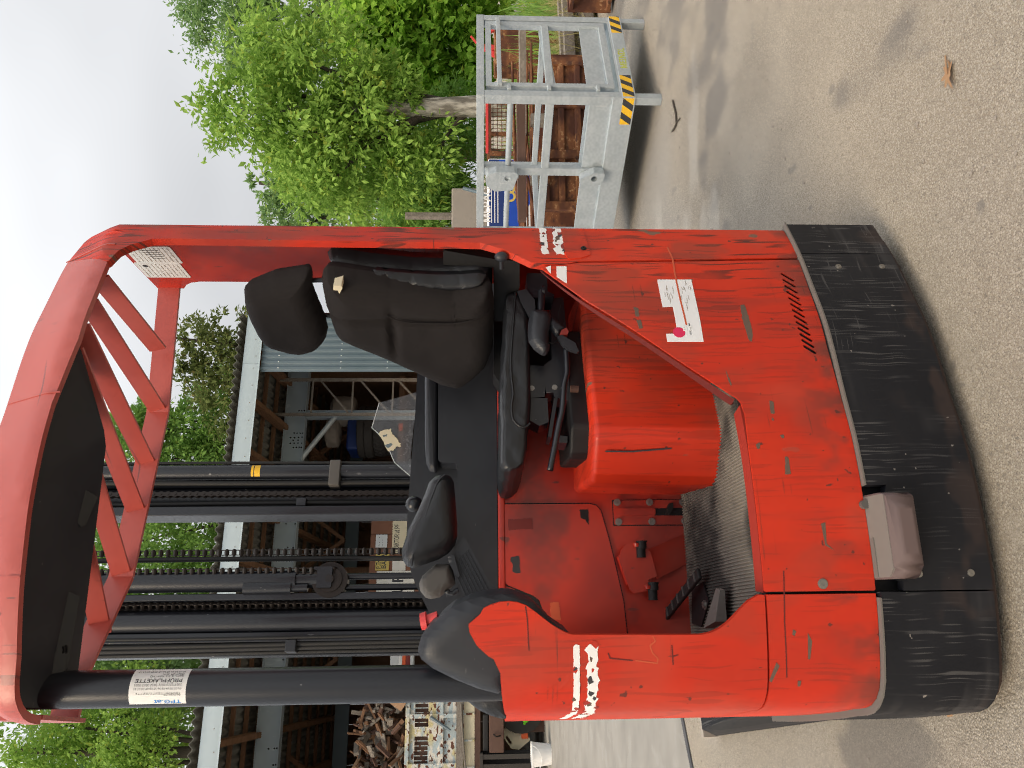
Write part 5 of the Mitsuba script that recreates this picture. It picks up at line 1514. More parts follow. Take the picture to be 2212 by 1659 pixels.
# low things on the floor at the left
bz = -.35
FB0 = fsh(bz)
qq = [[[-6.0341,0.9953],[-6.5412,0.741]],[[-6.5491,1.1056],[-6.7809,0.4136]],[[-5.9394,1.1041],[-6.521,1.0062]]]
a0, a1, b0, b1 = rect(qq[0])
TB_ = thing('wooden_beam', 'thick reddish brown timber block with an iron hook under the wagon', 'timber')
add(TB_, 'block', rbox(FB0, a0, a1 + .1, b0, b1, -.35, 0, .02), 'brown')
add(TB_, 'hook', tube(FB0.pt([[a1 - .22, b0 + .18, .01], [a1 - .25, b0 + .14, .06], [a1 - .24, b0 + .06, .02]]), .012, 7), 'chain')
a0, a1, b0, b1 = rect(qq[1])
CR = thing('slatted_crate', 'dark slatted wooden crate standing on the concrete under the wagon', 'crate')
for k in range(10):
    x = a1 - .09 - k * .15
    add(CR, 'slat', box(FB0, x, x + .075, .03, b1, -.02, .0), 'tyre')
add(CR, 'top_rail', box(FB0, a1 - 1.5, a1, b1, b1 + .05, -.5, .01), 'tyre')
add(CR, 'back', box(FB0, a1 - 1.5, a1, .02, b1, -.5, -.48), 'dark')
a0, a1, b0, b1 = rect(qq[2])
single('black_tray', rbox(FB0, a0, a1, b0, b1, -.5, -.05, .02), 'rubber', 'black plastic tray on top of the timber block', 'tray')


def on_floor(pts): return pts


# canister, orange box, brown box, white bucket, green bottle
Yc = 12.6
gq = [[-6.0161,12.4534,0.0],[-6.0331,12.9695,0.0],[-6.3312,13.3379,0.0],[-6.0253,13.3379,0.0],[-5.8566,12.6,0.6367],[-5.7152,12.6,0.5004],[-5.8137,12.6,0.388],[-6.1103,12.6,0.388],[-6.1416,12.6,0.4201],[-5.8891,12.6,0.6127]]


def lathe(c, prof, n=28): 
    m = trimesh.creation.revolve(np.array(prof), sections=n)
    m.apply_translation(c)
    return m


bc = np.array([gq[0][0], gq[0][1], 0])
BK = thing('white_bucket', 'white plastic bucket with a wire handle on the concrete', 'bucket')
add(BK, 'shell', lathe(bc, [(0, .0), (.155, .0), (.19, .30), (.20, .30), (.20, .325), (.19, .325), (.18, .30), (.148, .02), (0, .02)]), 'white', smooth=40)
a = np.linspace(0, np.pi, 16)
add(BK, 'handle', tube(bc + np.c_[np.cos(a) * .20, -.12 - .10 * np.sin(a), .31 - .14 * np.sin(a)], .006, 6), 'white', smooth=True)
o = np.array([gq[2][0] + .25, gq[2][1] + .35, 0])
Fo = Frame(o, FSH.x, FSH.y)
single('brown_box', rbox(Fo, -.12, .42, .0, .30, -.3, .0, .01), 'brown', 'dark brown box behind the white bucket', 'box')
single('orange_box', rbox(Fo, -.22, .34, .30, .42, -.25, .05, .008), 'orange', 'flat orange carton lying on the brown box', 'box')
JC = thing('plastic_canister', 'dirty cream plastic canister lying tilted on the orange carton', 'canister')
Fj = Frame(Fo.pt([[.02, .40, -.02]])[0], (.80 * FSH.x + .6 * FSH.y), (-.6 * FSH.x + .8 * FSH.y))
jc = fillet([[-.30, .04], [.12, .04], [.12, .34], [.0, .40], [-.20, .40], [-.30, .30]], .03)
add(JC, 'body', slab(Fj, jc, -.16, .0, [fillet([[-.14, .33], [.02, .33], [-.0, .375], [-.14, .375]], .012)]), 'cream')
add(JC, 'cap', Frame(Fj.pt([[-.27, .38, -.08]])[0], Fj.x, -Fj.z).put(Manifold.cylinder(.05, .03, .03, 14)), 'cream')
gb = np.array([gq[3][0] + .15, gq[3][1] + .1, 0])
GB = thing('green_bottle', 'bright green plastic bottle lying by the canister', 'bottle')
bo = [(0, 0), (.075, 0), (.085, .02), (.085, .26), (.05, .33), (.025, .36), (.025, .40), (0, .40)]
m = trimesh.creation.revolve(np.array(bo), sections=24)
m.apply_transform(trimesh.transformations.rotation_matrix(math.radians(-80), [.3, 1, 0]))
m.apply_translation(gb + [.25, 0, .30])
add(GB, 'shell', m, 'green', smooth=40)
single('dark_bin', rbox(Frame(gb + [.05, .35, 0], FSH.x, FSH.y), -.3, .5, 0, .72, -.4, 0, .03), 'navy', 'dark blue bin in the shade behind the green bottle', 'bin')
# a few bright boxes on the deck seen between pole and mast
bq = [[[-4.889,2.9449],[-5.0272,2.7783]],[[-4.8915,2.7784],[-5.0283,2.7045]],[[-4.8377,2.7015],[-5.0294,2.6352]],[[-4.9046,2.6346],[-5.0307,2.5475]],[[-4.906,2.5466],[-5.0318,2.4736]]]
FBQ = fsh(-2.4)
for q, mt, lb in zip(bq, ('label', 'white', 'orange', 'darkred', 'label'), ('grey printed carton seen between mast and guard pole', 'white carton beside the grey printed one', 'orange tube between the cartons', 'dark red carton seen between mast and guard pole', 'small pale carton lowest beside the mast')):
    a0, a1, b0, b1 = rect(q)
    single('carton', rbox(FBQ, a0 - .2, a1 + .1, b0, b1, -.3, 0, .006), mt, lb, 'box')
# ------------------------------------------------------------------ trees and bushes


def leafmat(lo, hi, yel, seed):
    def f(p, n, uv):
        g = fbm(p.x * 1.3 + seed, p.y * 1.3, p.z * 1.3)
        r = cell_rand(p.x * 14 + seed, p.y * 14, p.z * 14)
        b = mix(lo, hi, .45 * g + .55 * r)
        return mix(b, yel, .55 * smoothstep(.86, .98, cell_rand(p.x * 9, p.y * 9 + seed, p.z * 9)))
    return {'type': 'principledthin', 'base_color': proc(f), 'roughness': .45, 'diff_trans': .8, 'spec_trans': 0., 'eta': 1.4}


B['m_leaf_walnut'] = leafmat((.18, .34, .055), (.44, .64, .16), (.38, .40, .06), 1.)
B['m_leaf_vine'] = leafmat((.17, .37, .035), (.43, .66, .11), (.34, .42, .05), 2.)
B['m_leaf_ash'] = leafmat((.17, .30, .11), (.35, .52, .22), (.28, .31, .08), 3.)
B['m_leaf_dark'] = leafmat((.14, .28, .06), (.32, .52, .14), (.25, .30, .05), 4.)
B['m_leaf_olive'] = leafmat((.11, .155, .05), (.23, .28, .10), (.38, .30, .12), 5.)
B['m_leaf_weed'] = leafmat((.15, .31, .06), (.35, .55, .15), (.50, .46, .05), 6.)


def leaf_shapes(size, aspect, fold=.18):
    w = size * aspect / 2
    V = np.array([[0, 0, 0], [size * .45, w, fold * w], [size, 0, -.12 * size], [size * .42, -w, fold * w]])
    return V, np.array([[0, 2, 1], [0, 3, 2]])


def scatter(P, N, size, aspect, rng, jit=.35):
    """one folded leaf at each point, pointing roughly along N, tips drooping"""
    n = len(P)
    V0, F0 = leaf_shapes(1., aspect)
    x = N + rng.normal(0, .7, (n, 3)) + [0, 0, -.35]
    x /= np.linalg.norm(x, axis=1)[:, None]
    up = rng.normal(0, .55, (n, 3)) + [0, 0, 1]
    y = np.cross(up, x)
    y /= np.linalg.norm(y, axis=1)[:, None] + 1e-9
    z = np.cross(x, y)
    s = size * rng.uniform(1 - jit, 1 + jit, n)
    V = P[:, None] + s[:, None, None] * (V0[None, :, :1] * x[:, None] + V0[None, :, 1:2] * y[:, None] + V0[None, :, 2:] * z[:, None])
    F = F0[None] + 4 * np.arange(n)[:, None, None]
    return V.reshape(-1, 3), F.reshape(-1, 3)


def crown_points(blobs, rng, clump=.30, per=40, shell=.55):
    """leaf places in clumps spread through each ellipsoid's outer volume: (points, outward directions)"""
    P, N = [], []
    for (cx, cy, cz, rx, ry, rz, n) in blobs:
        k = max(4, n // per)
        d = rng.normal(size=(k, 3))
        d /= np.linalg.norm(d, axis=1)[:, None]
        rad = rng.uniform(shell, 1.04, k) ** .7
        c = np.array([cx, cy, cz]) + d * rad[:, None] * [rx, ry, rz]
        i = rng.integers(0, k, n)
        cr = clump * (rx * ry * rz) ** (1 / 3) * rng.uniform(.5, 1.25, k)
        off = rng.normal(size=(n, 3)) * .5
        P.append(c[i] + off * cr[i, None] * [1, 1, .7])
        q = off + d[i] * .6
        N.append(q / (np.linalg.norm(q, axis=1)[:, None] + 1e-9))
    return np.vstack(P), np.vstack(N)


def tree(name, label, cat_, base, blobs, size, mat, trunk_r, seed, aspect=.5, group=None, fork=.45, trunk=True, clump=.30, per=40, shell=.55, twigs=True):
    rng = np.random.default_rng(seed)
    t = thing(name, label, cat_, group)
    base = np.array(base, float)
    cs = np.array([b[:3] for b in blobs])
    topc = cs[np.argmax(cs[:, 2])]
    if trunk:
        fz = base + (topc - base) * [fork, fork, fork] + [rng.normal(0, .1), rng.normal(0, .1), 0]
        add(t, 'trunk', tube(curve([base, base * .5 + fz * .5 + [rng.normal(0, .08), 0, 0], fz, topc], 20), np.linspace(trunk_r * 1.15, trunk_r * .25, 20), 12), 'bark' if name == 'walnut_tree' else 'barkdark', smooth=True)
        for b in blobs:
            c = np.array(b[:3])
            if np.allclose(c, topc):
                continue
            h = rng.uniform(.5, .95)
            s = base + (fz - base) * h
            mid = (s + c) / 2 + [0, 0, .15 * np.linalg.norm(c - s)]
            add(t, 'branch', tube(curve([s, mid, c], 10), np.linspace(trunk_r * .42, trunk_r * .1, 10), 7), 'barkdark', smooth=True)
    P, N = crown_points(blobs, rng, clump, per, shell)
    V, F = scatter(P, N, size, aspect, rng)
    add(t, 'crown', trimesh.Trimesh(V, F, process=False), mat, smooth=False, kind='stuff')
    return t, P, N


def spot(x, y, Y):      # plan measure: a point Y metres away seen at that place in the photograph, used to place trees
    return None


# walnut in front on the right, its nearest leaves one by one
wl_ = [[4.0664,11.0,1.1405],[4.1121,11.0,4.2736],[3.4663,11.0,3.757],[4.3266,11.0,3.2382],[4.7076,11.0,3.8864],[3.2787,11.0,3.1082],[3.7462,11.0,2.5866],[3.0926,11.0,2.2594],[2.685,11.0,3.3681],[4.6113,11.0,2.0627],[3.8467,11.0,4.531],[3.2973,11.0,1.7342],[4.0746,11.0,2.6192],[3.9668,11.0,3.1732],[4.0691,11.0,2.1611]]
t, P, N = tree('walnut_tree', 'broad-leaved walnut tree with a pale trunk just behind the work platform', 'tree', [wl_[0][0], 11.0, -.1],
               [(*wl_[1], 1.0, 1.0, .55, 2137), (*wl_[2], .75, .9, .6, 2280), (*wl_[3], 1.0, 1.0, .7, 2280), (*wl_[4], .65, .8, .55, 1282), (*wl_[5], .8, .8, .6, 2280), (*wl_[6], .9, .8, .5, 2137), (*wl_[7], .6, .6, .45, 1282), (*wl_[8], .55, .7, .55, 1282), (*wl_[10], .6, .6, .6, 997), (*wl_[11], .5, .5, .35, 741), (wl_[12][0], 10.75, wl_[12][2], .45, .3, .40, 630), (wl_[13][0], 10.8, wl_[13][2], .5, .35, .45, 780), (wl_[14][0], 10.7, wl_[14][2], .3, .25, .25, 390)],
               .105, 'leaf_walnut', .17, 5, aspect=.5, clump=.36, per=34, shell=.30)
V0, F0 = leaf_shapes(1., .5)
base_leaf = mikit.ply(trimesh.Trimesh(V0 * .12, F0, process=False), 'm_leaf_walnut', smooth=False)
rng = np.random.default_rng(77)
near = np.argsort(P[:, 1])[:900]
for i in rng.choice(near, 290, replace=False):
    x = N[i] + rng.normal(0, .6, 3) + [0, -.2, -.3]
    x /= np.linalg.norm(x)
    y = np.cross(rng.normal(0, .5, 3) + [0, -.5, 1], x)
    y /= np.linalg.norm(y)
    M = np.eye(4)
    s = rng.uniform(.8, 1.25)
    M[:3, 0], M[:3, 1], M[:3, 2], M[:3, 3] = x * s, y * s, np.cross(x, y) * s, P[i] + [0, -.15, 0]
    scene[numbered(t + '__leaf')] = {**base_leaf, 'to_world': mi.ScalarTransform4f(M)}
kn = [[3.9299,10.86,1.7044]][0]
scar = trimesh.creation.icosphere(2, 1.)
scar.apply_scale([.12, .06, .16])
scar.apply_translation([kn[0], 10.90, kn[2]])
add(t, 'bark_scar', scar, 'greywood', smooth=True)
# trees behind it


def T_(name, label, Y, base, blobs, size, mat, r, seed, **k):
    return tree(name, label, 'tree', base, blobs, size, mat, r, seed, **k)


b = [[9.7189,21.0,1.2],[10.0735,21.0,8.0497],[9.2221,21.0,7.0678],[9.8668,21.0,6.0816],[9.5226,21.0,4.5943],[11.0513,21.0,8.7834],[8.3626,21.0,6.3285]]
T_('leafy_tree', 'tall grey-green tree behind the walnut on the side away from the truck', 21, [b[0][0], 21, -.1], [(*b[1], 1.5, 1.5, 1.2, 5200), (*b[2], 1.2, 1.2, 1.1, 4200), (*b[3], 1.7, 1.6, 1.3, 4800), (*b[4], 1.6, 1.6, 1.3, 3600), (*b[5], 1.4, 1.4, 1.1, 3200), (*b[6], .9, .9, .9, 2000)], .13, 'leaf_ash', .25, 11, per=60, clump=.26)
b = [[4.4509,19.0,1.2],[4.4042,19.0,5.6167],[4.8643,19.0,4.9449],[4.0781,19.0,4.2711],[3.7238,19.0,5.8401],[4.5429,19.0,3.2561],[4.7383,19.0,6.0633],[4.9025,19.0,6.5089]]
T_('leafy_tree', 'fine-leaved tree directly beside the red rear pillar', 19, [b[0][0], 19, -.1], [(*b[1], .8, .9, .8, 2400), (*b[2], .85, .9, .8, 2800), (*b[3], 1.0, 1., .9, 3000), (*b[4], .8, .8, .7, 1800), (*b[5], 1.3, 1.2, 1.0, 3400), (*b[6], .45, .5, .5, 600), (*b[7], .3, .3, .35, 260)], .12, 'leaf_ash', .18, 12, per=50, clump=.26)
b = [[4.6142,16.0,1.2],[4.3765,16.0,4.8251],[4.7664,16.0,4.1647],[4.1073,16.0,3.4068],[4.6912,16.0,2.6457],[3.7349,16.0,2.4549]]
T_('leafy_tree', 'bright green tree filling the gap between the walnut and the rear pillar', 16, [b[0][0], 16, -.1], [(*b[1], .6, .7, .6, 1300), (*b[2], .8, .8, .7, 1800), (*b[3], 1., .9, .8, 2200), (*b[4], 1., .9, .7, 2200), (*b[5], .9, .9, .6, 1800)], .13, 'leaf_walnut', .14, 13, per=45)
b = [[6.0855,13.5,1.2],[5.891,13.5,2.8215],[6.3824,13.5,2.5002],[5.6594,13.5,2.2588],[6.2358,13.5,1.7748],[5.5906,13.5,1.6131],[6.451,13.5,3.062],[6.5689,13.5,1.3702],[7.0348,13.5,2.2588]]
tc, Pc, Nc = tree('climber_thicket', 'thicket of bright green climbers beyond the cage gate beside the walnut trunk', 'bush', [b[0][0], 13.5, 0], [(*q, .95, .6, .75, 1500) for q in b[1:]], .14, 'leaf_vine', .05, 14, aspect=.85, trunk=False, per=50, clump=.4)
b = [[3.6048,12.5,1.2],[3.9699,12.5,1.9565],[3.2175,12.5,2.1804],[2.9226,12.5,1.7322],[3.5999,12.5,1.5825],[2.621,12.5,1.8818],[4.2761,12.5,1.545],[2.6917,12.5,2.3294],[2.4751,12.5,1.4326]]
tree('willow_bush', 'low narrow-leaved bush between the walnut trunk and the rear pillar', 'bush', [b[0][0], 12.5, 0], [(*q, .7, .5, .5, 1500) for q in b[1:]], .13, 'leaf_weed', .05, 15, aspect=.24, trunk=False, per=50, clump=.4)
vine_leaf = mikit.ply(trimesh.Trimesh(leaf_shapes(1., .85)[0] * .15, F0, process=False), 'm_leaf_vine', smooth=False)
near = np.argsort(Pc[:, 1])[:1500]
for i in rng.choice(near, 200, replace=False):
    x = Nc[i] + rng.normal(0, .6, 3) + [0, -.2, -.4]
    x /= np.linalg.norm(x)
    y = np.cross(rng.normal(0, .5, 3) + [0, -.6, 1], x)
    y /= np.linalg.norm(y)
    M = np.eye(4)
    M[:3, 0], M[:3, 1], M[:3, 2], M[:3, 3] = x, y, np.cross(x, y), Pc[i] + [0, -.12, 0]
    scene[numbered(tc + '__leaf')] = {**vine_leaf, 'to_world': mi.ScalarTransform4f(M)}
# small tree beyond the shed roof and the big dark trees behind it
b = [[0.6357,27.0,6.5218],[1.5903,27.0,10.636],[0.6306,27.0,11.2639],[0.7918,27.0,10.1642],[1.4335,27.0,9.3762],[-0.1678,27.0,10.636],[-0.3282,27.0,9.6917],[1.5877,27.0,11.5774]]
T_('leafy_tree', 'small airy tree showing above the metal-walled end of the shed roof', 27, [b[0][0], 27, 0], [(*b[1], .9, .9, .8, 700), (*b[2], .7, .8, .6, 420), (*b[3], 1.1, 1., .8, 1000), (*b[4], 1.4, 1.2, .8, 1100), (*b[5], .8, .8, .7, 500), (*b[6], 1.3, 1.2, 1.0, 1200), (*b[7], .5, .5, .5, 160)], .19, 'leaf_olive', .16, 16, per=34, clump=.3)
b = [[-2.0886,29.0,5.1998],[-1.7188,29.0,13.6891],[-1.207,29.0,13.0183],[-2.2366,29.0,12.3461],[-1.2102,29.0,11.335],[-2.9183,29.0,13.1862],[-3.0969,29.0,11.6724],[-2.2426,29.0,10.6591],[-0.5243,29.0,10.4899]]
T_('leafy_tree', 'rounded green tree behind the shed, seen between the guard bars', 29, [b[0][0], 29, 0], [(*b[1], 1.2, 1.2, 1.1, 1500), (*b[2], .8, 1., .8, 800), (*b[3], 1.7, 1.5, 1.3, 2400), (*b[4], 1.2, 1.2, 1., 1400), (*b[5], 1.5, 1.3, 1.2, 1900), (*b[6], 1.7, 1.5, 1.4, 2400), (*b[7], 1.8, 1.5, 1.2, 2000), (*b[8], 1.2, 1.2, .9, 1200)], .19, 'leaf_dark', .25, 17, per=45, clump=.28)
for k, (yy, top, lab_, mt) in enumerate(((1110, 160, 'dark green tree behind the mast', 'leaf_dark'), (1240, 110, 'tall dark tree behind the lift cylinder', 'leaf_dark'), (1370, 60, 'large dark tree behind the left side of the mast', 'leaf_dark'), (1500, 10, 'tall tree behind the black guard pole', 'leaf_dark'))):
    pass
tb = [[[-4.6942,28.0,5.0619],[-4.6183,28.0,15.0326],[-3.6391,28.0,13.5818],[-5.6226,28.0,13.2585],[-4.6429,28.0,11.7992],[-3.4898,28.0,10.8225],[-5.814,28.0,10.4962],[-4.6628,28.0,9.1876]],[[-7.3605,30.0,5.3378],[-7.2338,30.0,16.709],[-6.1912,30.0,15.158],[-8.3153,30.0,14.8123],[-7.2723,30.0,13.2521],[-6.0419,30.0,12.2079],[-8.5306,30.0,11.859],[-7.3034,30.0,10.46]],[[-8.7224,27.0,4.924],[-8.5631,27.0,15.7764],[-7.6307,27.0,14.3834],[-9.5414,27.0,14.073],[-8.6086,27.0,12.6718],[-7.5057,27.0,11.734],[-9.7443,27.0,11.4207],[-8.6454,27.0,10.1642]],[[-10.0188,25.0,4.6481],[-9.8228,25.0,15.4106],[-8.9651,25.0,14.1242],[-10.733,25.0,13.8375],[-9.875,25.0,12.5436],[-8.8582,25.0,11.6775],[-10.9292,25.0,11.3882],[-9.9172,25.0,10.2279]],[[-10.3944,22.0,4.2344],[-10.1803,22.0,14.2067],[-9.43,22.0,13.0771],[-10.9849,22.0,12.8253],[-10.2344,22.0,11.6891],[-9.343,22.0,10.9286],[-11.1643,22.0,10.6745],[-10.278,22.0,9.6556]]]
for k, (b, lab_, mt, n) in enumerate(zip(tb, ('dark green tree behind the mast tube with yellow tape', 'tall dark tree behind the lift cylinder', 'large dark tree between the lift cylinder and the black guard pole', 'tall tree behind the black guard pole', 'bright green tree above the shed roof beyond the black guard pole'), ('leaf_dark', 'leaf_dark', 'leaf_dark', 'leaf_ash', 'leaf_walnut'), (1500, 1500, 1500, 1700, 2300))):
    Y = b[0][1]
    r = .072 * Y
    T_('leafy_tree', lab_, Y, [b[0][0], Y, 0], [(*q, r * (.75 if j == 0 else 1), r, r * .75, n if j else n // 2) for j, q in enumerate(b[1:])], .15 if k == 4 else .19, mt, .28, 30 + k, per=45, clump=.28)
# weeds, grass and scrap seen through the cage
rng = np.random.default_rng(9)
b = [[6.3142,12.9151],[3.0203,14.3146]]
n = 5200
gx = rng.uniform(1.2, 7.5, n)
gy = rng.uniform(8.3, 12.5, n)
h = rng.uniform(.25, .85, n) * (.6 + .8 * meshkit.noise(np.c_[gx, gy, gx * 0]))
keep = ~((gx < 2.9) & (gy < 8.6))
gx, gy, h = gx[keep], gy[keep], h[keep]
n = len(gx)
lean = rng.normal(0, .22, (n, 2))
w = rng.uniform(.008, .018, n)
th = rng.uniform(0, np.pi, n)
dx, dy = np.cos(th) * w, np.sin(th) * w
z0 = np.zeros(n)
V = np.stack([np.c_[gx - dx, gy - dy, z0], np.c_[gx + dx, gy + dy, z0], np.c_[gx + lean[:, 0] * h * .4 + dx * .7, gy + lean[:, 1] * h * .4 + dy * .7, h * .6], np.c_[gx + lean[:, 0] * h * .4 - dx * .7, gy + lean[:, 1] * h * .4 - dy * .7, h * .6], np.c_[gx + lean[:, 0] * h, gy + lean[:, 1] * h, h]], 1)
F = np.array([[0, 1, 2], [0, 2, 3], [3, 2, 4]])[None] + 5 * np.arange(n)[:, None, None]
scene['tall_grass'] = mikit.ply(trimesh.Trimesh(V.reshape(-1, 3), F.reshape(-1, 3), process=False), 'm_leaf_weed')
labels['tall_grass'] = {'label': 'tall grass and weeds behind the skip and the cage', 'category': 'grass', 'kind': 'stuff'}
q = rng.uniform(0, 1, (1500, 2))
gx, gy = 3.3 + 1.6 * q[:, 0], 7.6 + 1.2 * q[:, 1]
n = len(gx)
h = rng.uniform(.2, .6, n)
lean = rng.normal(0, .5, (n, 2))
th = rng.uniform(0, np.pi, n)
dx, dy = np.cos(th) * .006, np.sin(th) * .006
V = np.stack([np.c_[gx - dx, gy - dy, gx * 0], np.c_[gx + dx, gy + dy, gx * 0], np.c_[gx + lean[:, 0] * h, gy + lean[:, 1] * h, h]], 1)
F = np.array([[0, 1, 2]])[None] + 3 * np.arange(n)[:, None, None]
scene['dry_grass'] = mikit.ply(trimesh.Trimesh(V.reshape(-1, 3), F.reshape(-1, 3), process=False), 'm_straw')
labels['dry_grass'] = {'label': 'dry straw-coloured grass by the pale weathered beams', 'category': 'grass', 'kind': 'stuff'}
# ------------------------------------------------------------------ scrap and goods behind the cage
rng = random.Random(4)
for i in range(5):
    y = 7.5 + .13 * (i % 3) + .05 * i
    z = .10 + .12 * (i // 3)
    single('weathered_beam', beam([3.05, y - .1, z + .02 * i], [4.6, y + .5, z + .02 * i], .11, .10), 'greywood', ['pale grey weathered beam, lowest front of the pile', 'pale grey weathered beam in the middle of the lowest row', 'pale grey weathered beam at the back of the lowest row', 'pale grey weathered beam on top at the front', 'pale grey weathered beam on top at the back'][i], 'beam')
HB = thing('steel_girder', 'big rusty brown steel girder at the picture edge beyond the cage', 'girder')
Fg = Frame((3.30, 6.75, 0), (.95, .3, 0), (0, 0, 1))
add(HB, 'web', box(Fg, 0, 1.9, .02, .40, -.03, 0), 'rust')
add(HB, 'flange', box(Fg, 0, 1.9, .36, .39, .0, .16), 'rust')
add(HB, 'flange', box(Fg, 0, 1.9, .03, .06, .0, .16), 'rust')
for x in (.25, .55, 1.1):
    add(HB, 'bolt', bolt(Fg, x, .22, 0, .02, .02), 'rust')
# packed pallet wrapped in a blue and white banner
bq = [[[0.7348,1.0771],[0.0625,1.0785],[0.0713,0.1648],[0.7414,0.5791]],[[0.3502,1.0455],[0.1137,1.0059]],[[0.2669,0.9084],[0.2099,0.6902],[0.228,0.5765],[0.3534,0.762],[0.5744,0.858],[0.7352,1.0445]],[[0.4549,0.8343]],[[0.1783,0.4717],[0.1048,0.1967]]]
FBN = vframe((1.7, 8.55), (3.0, 8.75))
xs = [p[0] for p in bq[0]]
x0, x1 = min(xs) - .5, max(xs) + .12
y1 = max(p[1] for p in bq[0])
BN = thing('wrapped_pallet', 'pallet wrapped in blue and white printed sheeting behind the cage', 'pallet')
add(BN, 'wrapping', rbox(FBN, x0, x1, .05, y1, -.9, 0, .02), 'banner')
bp = [[x0 + .02, y1 - .01], [x1 - .02, y1 - .01], [x1 - .02, y1 - .85]] + [[bq[2][1][0], bq[2][1][1]], [x0 + .02, y1 - .32]]
add(BN, 'blue_print', slab(FBN, bp, .001, .003), 'blue')
add(BN, 'dark_blue_print', slab(FBN, [[x0 + .02, y1 - .01], [x1 - .02, y1 - .01], [x1 - .02, y1 - .12], [x0 + .02, y1 - .30]], .003, .004), 'navy')
e = bq[3][0]
for dx in (-.05, .05):
    g = Point(0, 0).buffer(.065, 10)
    h = Point(0, 0).buffer(.040, 10)
    add(BN, 'yellow_ring', slab(FBN, np.array(g.exterior.coords)[:-1] + [e[0] + dx, e[1]], .004, .006, [np.array(h.exterior.coords)[:-1] + [e[0] + dx, e[1]]]), 'gold')
w0, w1 = bq[1]
add(BN, 'lettering', text(FBN, 'MEPAC', w1[0] - .02, w1[1] + .05, .085, .0045, bold=True), 'white')
add(BN, 'small_lettering', cat(*[box(FBN, w1[0] - .02, w1[0] + .42 - .04 * (k % 2), w1[1] + .03 - .035 * k, w1[1] + .04 - .035 * k, .0045, .0055) for k in range(3)]), 'white', kind='stuff')
for p in bq[4:]:
    for k in range(4):
        add(BN, 'blue_stripe', slab(FBN, [[x0 + .1 + .22 * k, .12], [x0 + .2 + .22 * k, .12], [x0 + .2 + .22 * k, .42], [x0 + .1 + .22 * k, .42]], .001, .003), 'blue')
# rusty wire-mesh box
mq = [[[0.9631,1.0578],[0.9686,0.7496],[0.3321,0.7545],[0.3277,1.0594]]][0]
FMB = vframe((2.3, 8.7), (3.6, 8.9))
x0, x1, y0, y1 = min(p[0] for p in mq), max(p[0] for p in mq), min(p[1] for p in mq), max(p[1] for p in mq)
MB_ = thing('mesh_box', 'rusty wire mesh box with a red rim behind the skip', 'mesh box')
for a, b_ in (((x0, .1), (x0, y1)), ((x1, .1), (x1, y1)), ((x0, y1), (x1, y1)), ((x0, .12), (x1, .12))):
    add(MB_, 'frame_bar', beam(FMB.pt([[*a, 0]])[0], FMB.pt([[*b_, 0]])[0], .04, .04), 'rust')
    add(MB_, 'frame_bar', beam(FMB.pt([[*a, -.8]])[0], FMB.pt([[*b_, -.8]])[0], .04, .04), 'rust')
add(MB_, 'red_rim', beam(FMB.pt([[x0, y1 + .03, .01]])[0], FMB.pt([[x1, y1 + .03, .01]])[0], .03, .03), 'redbutton')
ws = [tube(FMB.pt([[x, .12, 0], [x, y1, 0]]), .004, 4) for x in np.arange(x0, x1, .05)] + [tube(FMB.pt([[x0, y, 0], [x1, y, 0]]), .004, 4) for y in np.arange(.12, y1, .05)]
add(MB_, 'wire_mesh', cat(*ws), 'rust', kind='stuff')
RFm = thing('red_steel_frame', 'red painted steel frame leaning in the weeds beyond the cage gate', 'frame')
rq = [[[4.1559,9.2,1.2768],[4.0709,9.2,1.2077]],[[4.0138,9.2,1.0348],[4.0002,9.2,0.8443]],[[4.2299,9.2,1.0435],[4.2847,9.2,0.905]],[[3.9534,9.2,1.0262],[3.8865,9.2,0.905]]]
for w_, (a, b_) in zip((.02, .06, .05, .05), rq):
    a, b_ = np.array(a), np.array(b_)
    d = (b_ - a) / np.linalg.norm(b_ - a)
    add(RFm, 'bar', beam(a - d * (w_ * 2 - .04), b_ + d * (w_ * 2 - .04), w_, w_), 'redbutton')
a = np.array([[4.1559,9.0,0.9961],[3.9388,9.0,0.8436]])
single('rusty_drum', tube([[a[:, 0].mean(), 9.3, .2], [a[:, 0].mean(), 9.3, a[:, 2].max()]], .33, 20), 'rust', 'brown rusty drum in the weeds behind the cage gate', 'drum', smooth=40)
q = [[[2.2097,10.2,1.5402],[2.0212,10.2,1.2151]]][0]
single('concrete_slab', rbox(Frame((q[1][0] - .15, 10.2, 0), (1, .1, 0), (0, 0, 1)), 0, .75, 0, q[0][2], -.25, 0, .02), 'dust', 'pale weathered slab standing close to the rear pillar behind the cage', 'slab')
q = [[2.2857,10.4,2.1875],[2.2865,10.4,2.1101],[2.211,10.4,1.8579]]
single('fence_post', beam([q[0][0] + .02, 10.6, 0], [q[0][0] + .02, 10.6, q[0][2]], .07, .07), 'greywood', 'weathered post with a pale top close to the rear pillar', 'post')
a = np.array([[2.4072,9.6,1.2441],[2.4417,9.6,1.3791]])
single('grey_pipe', tube([a[0] + (a[0] - a[1]) * 3, a[1]], .022, 8), 'tile', 'short grey pipe sticking up above the cage rail', 'pipe')
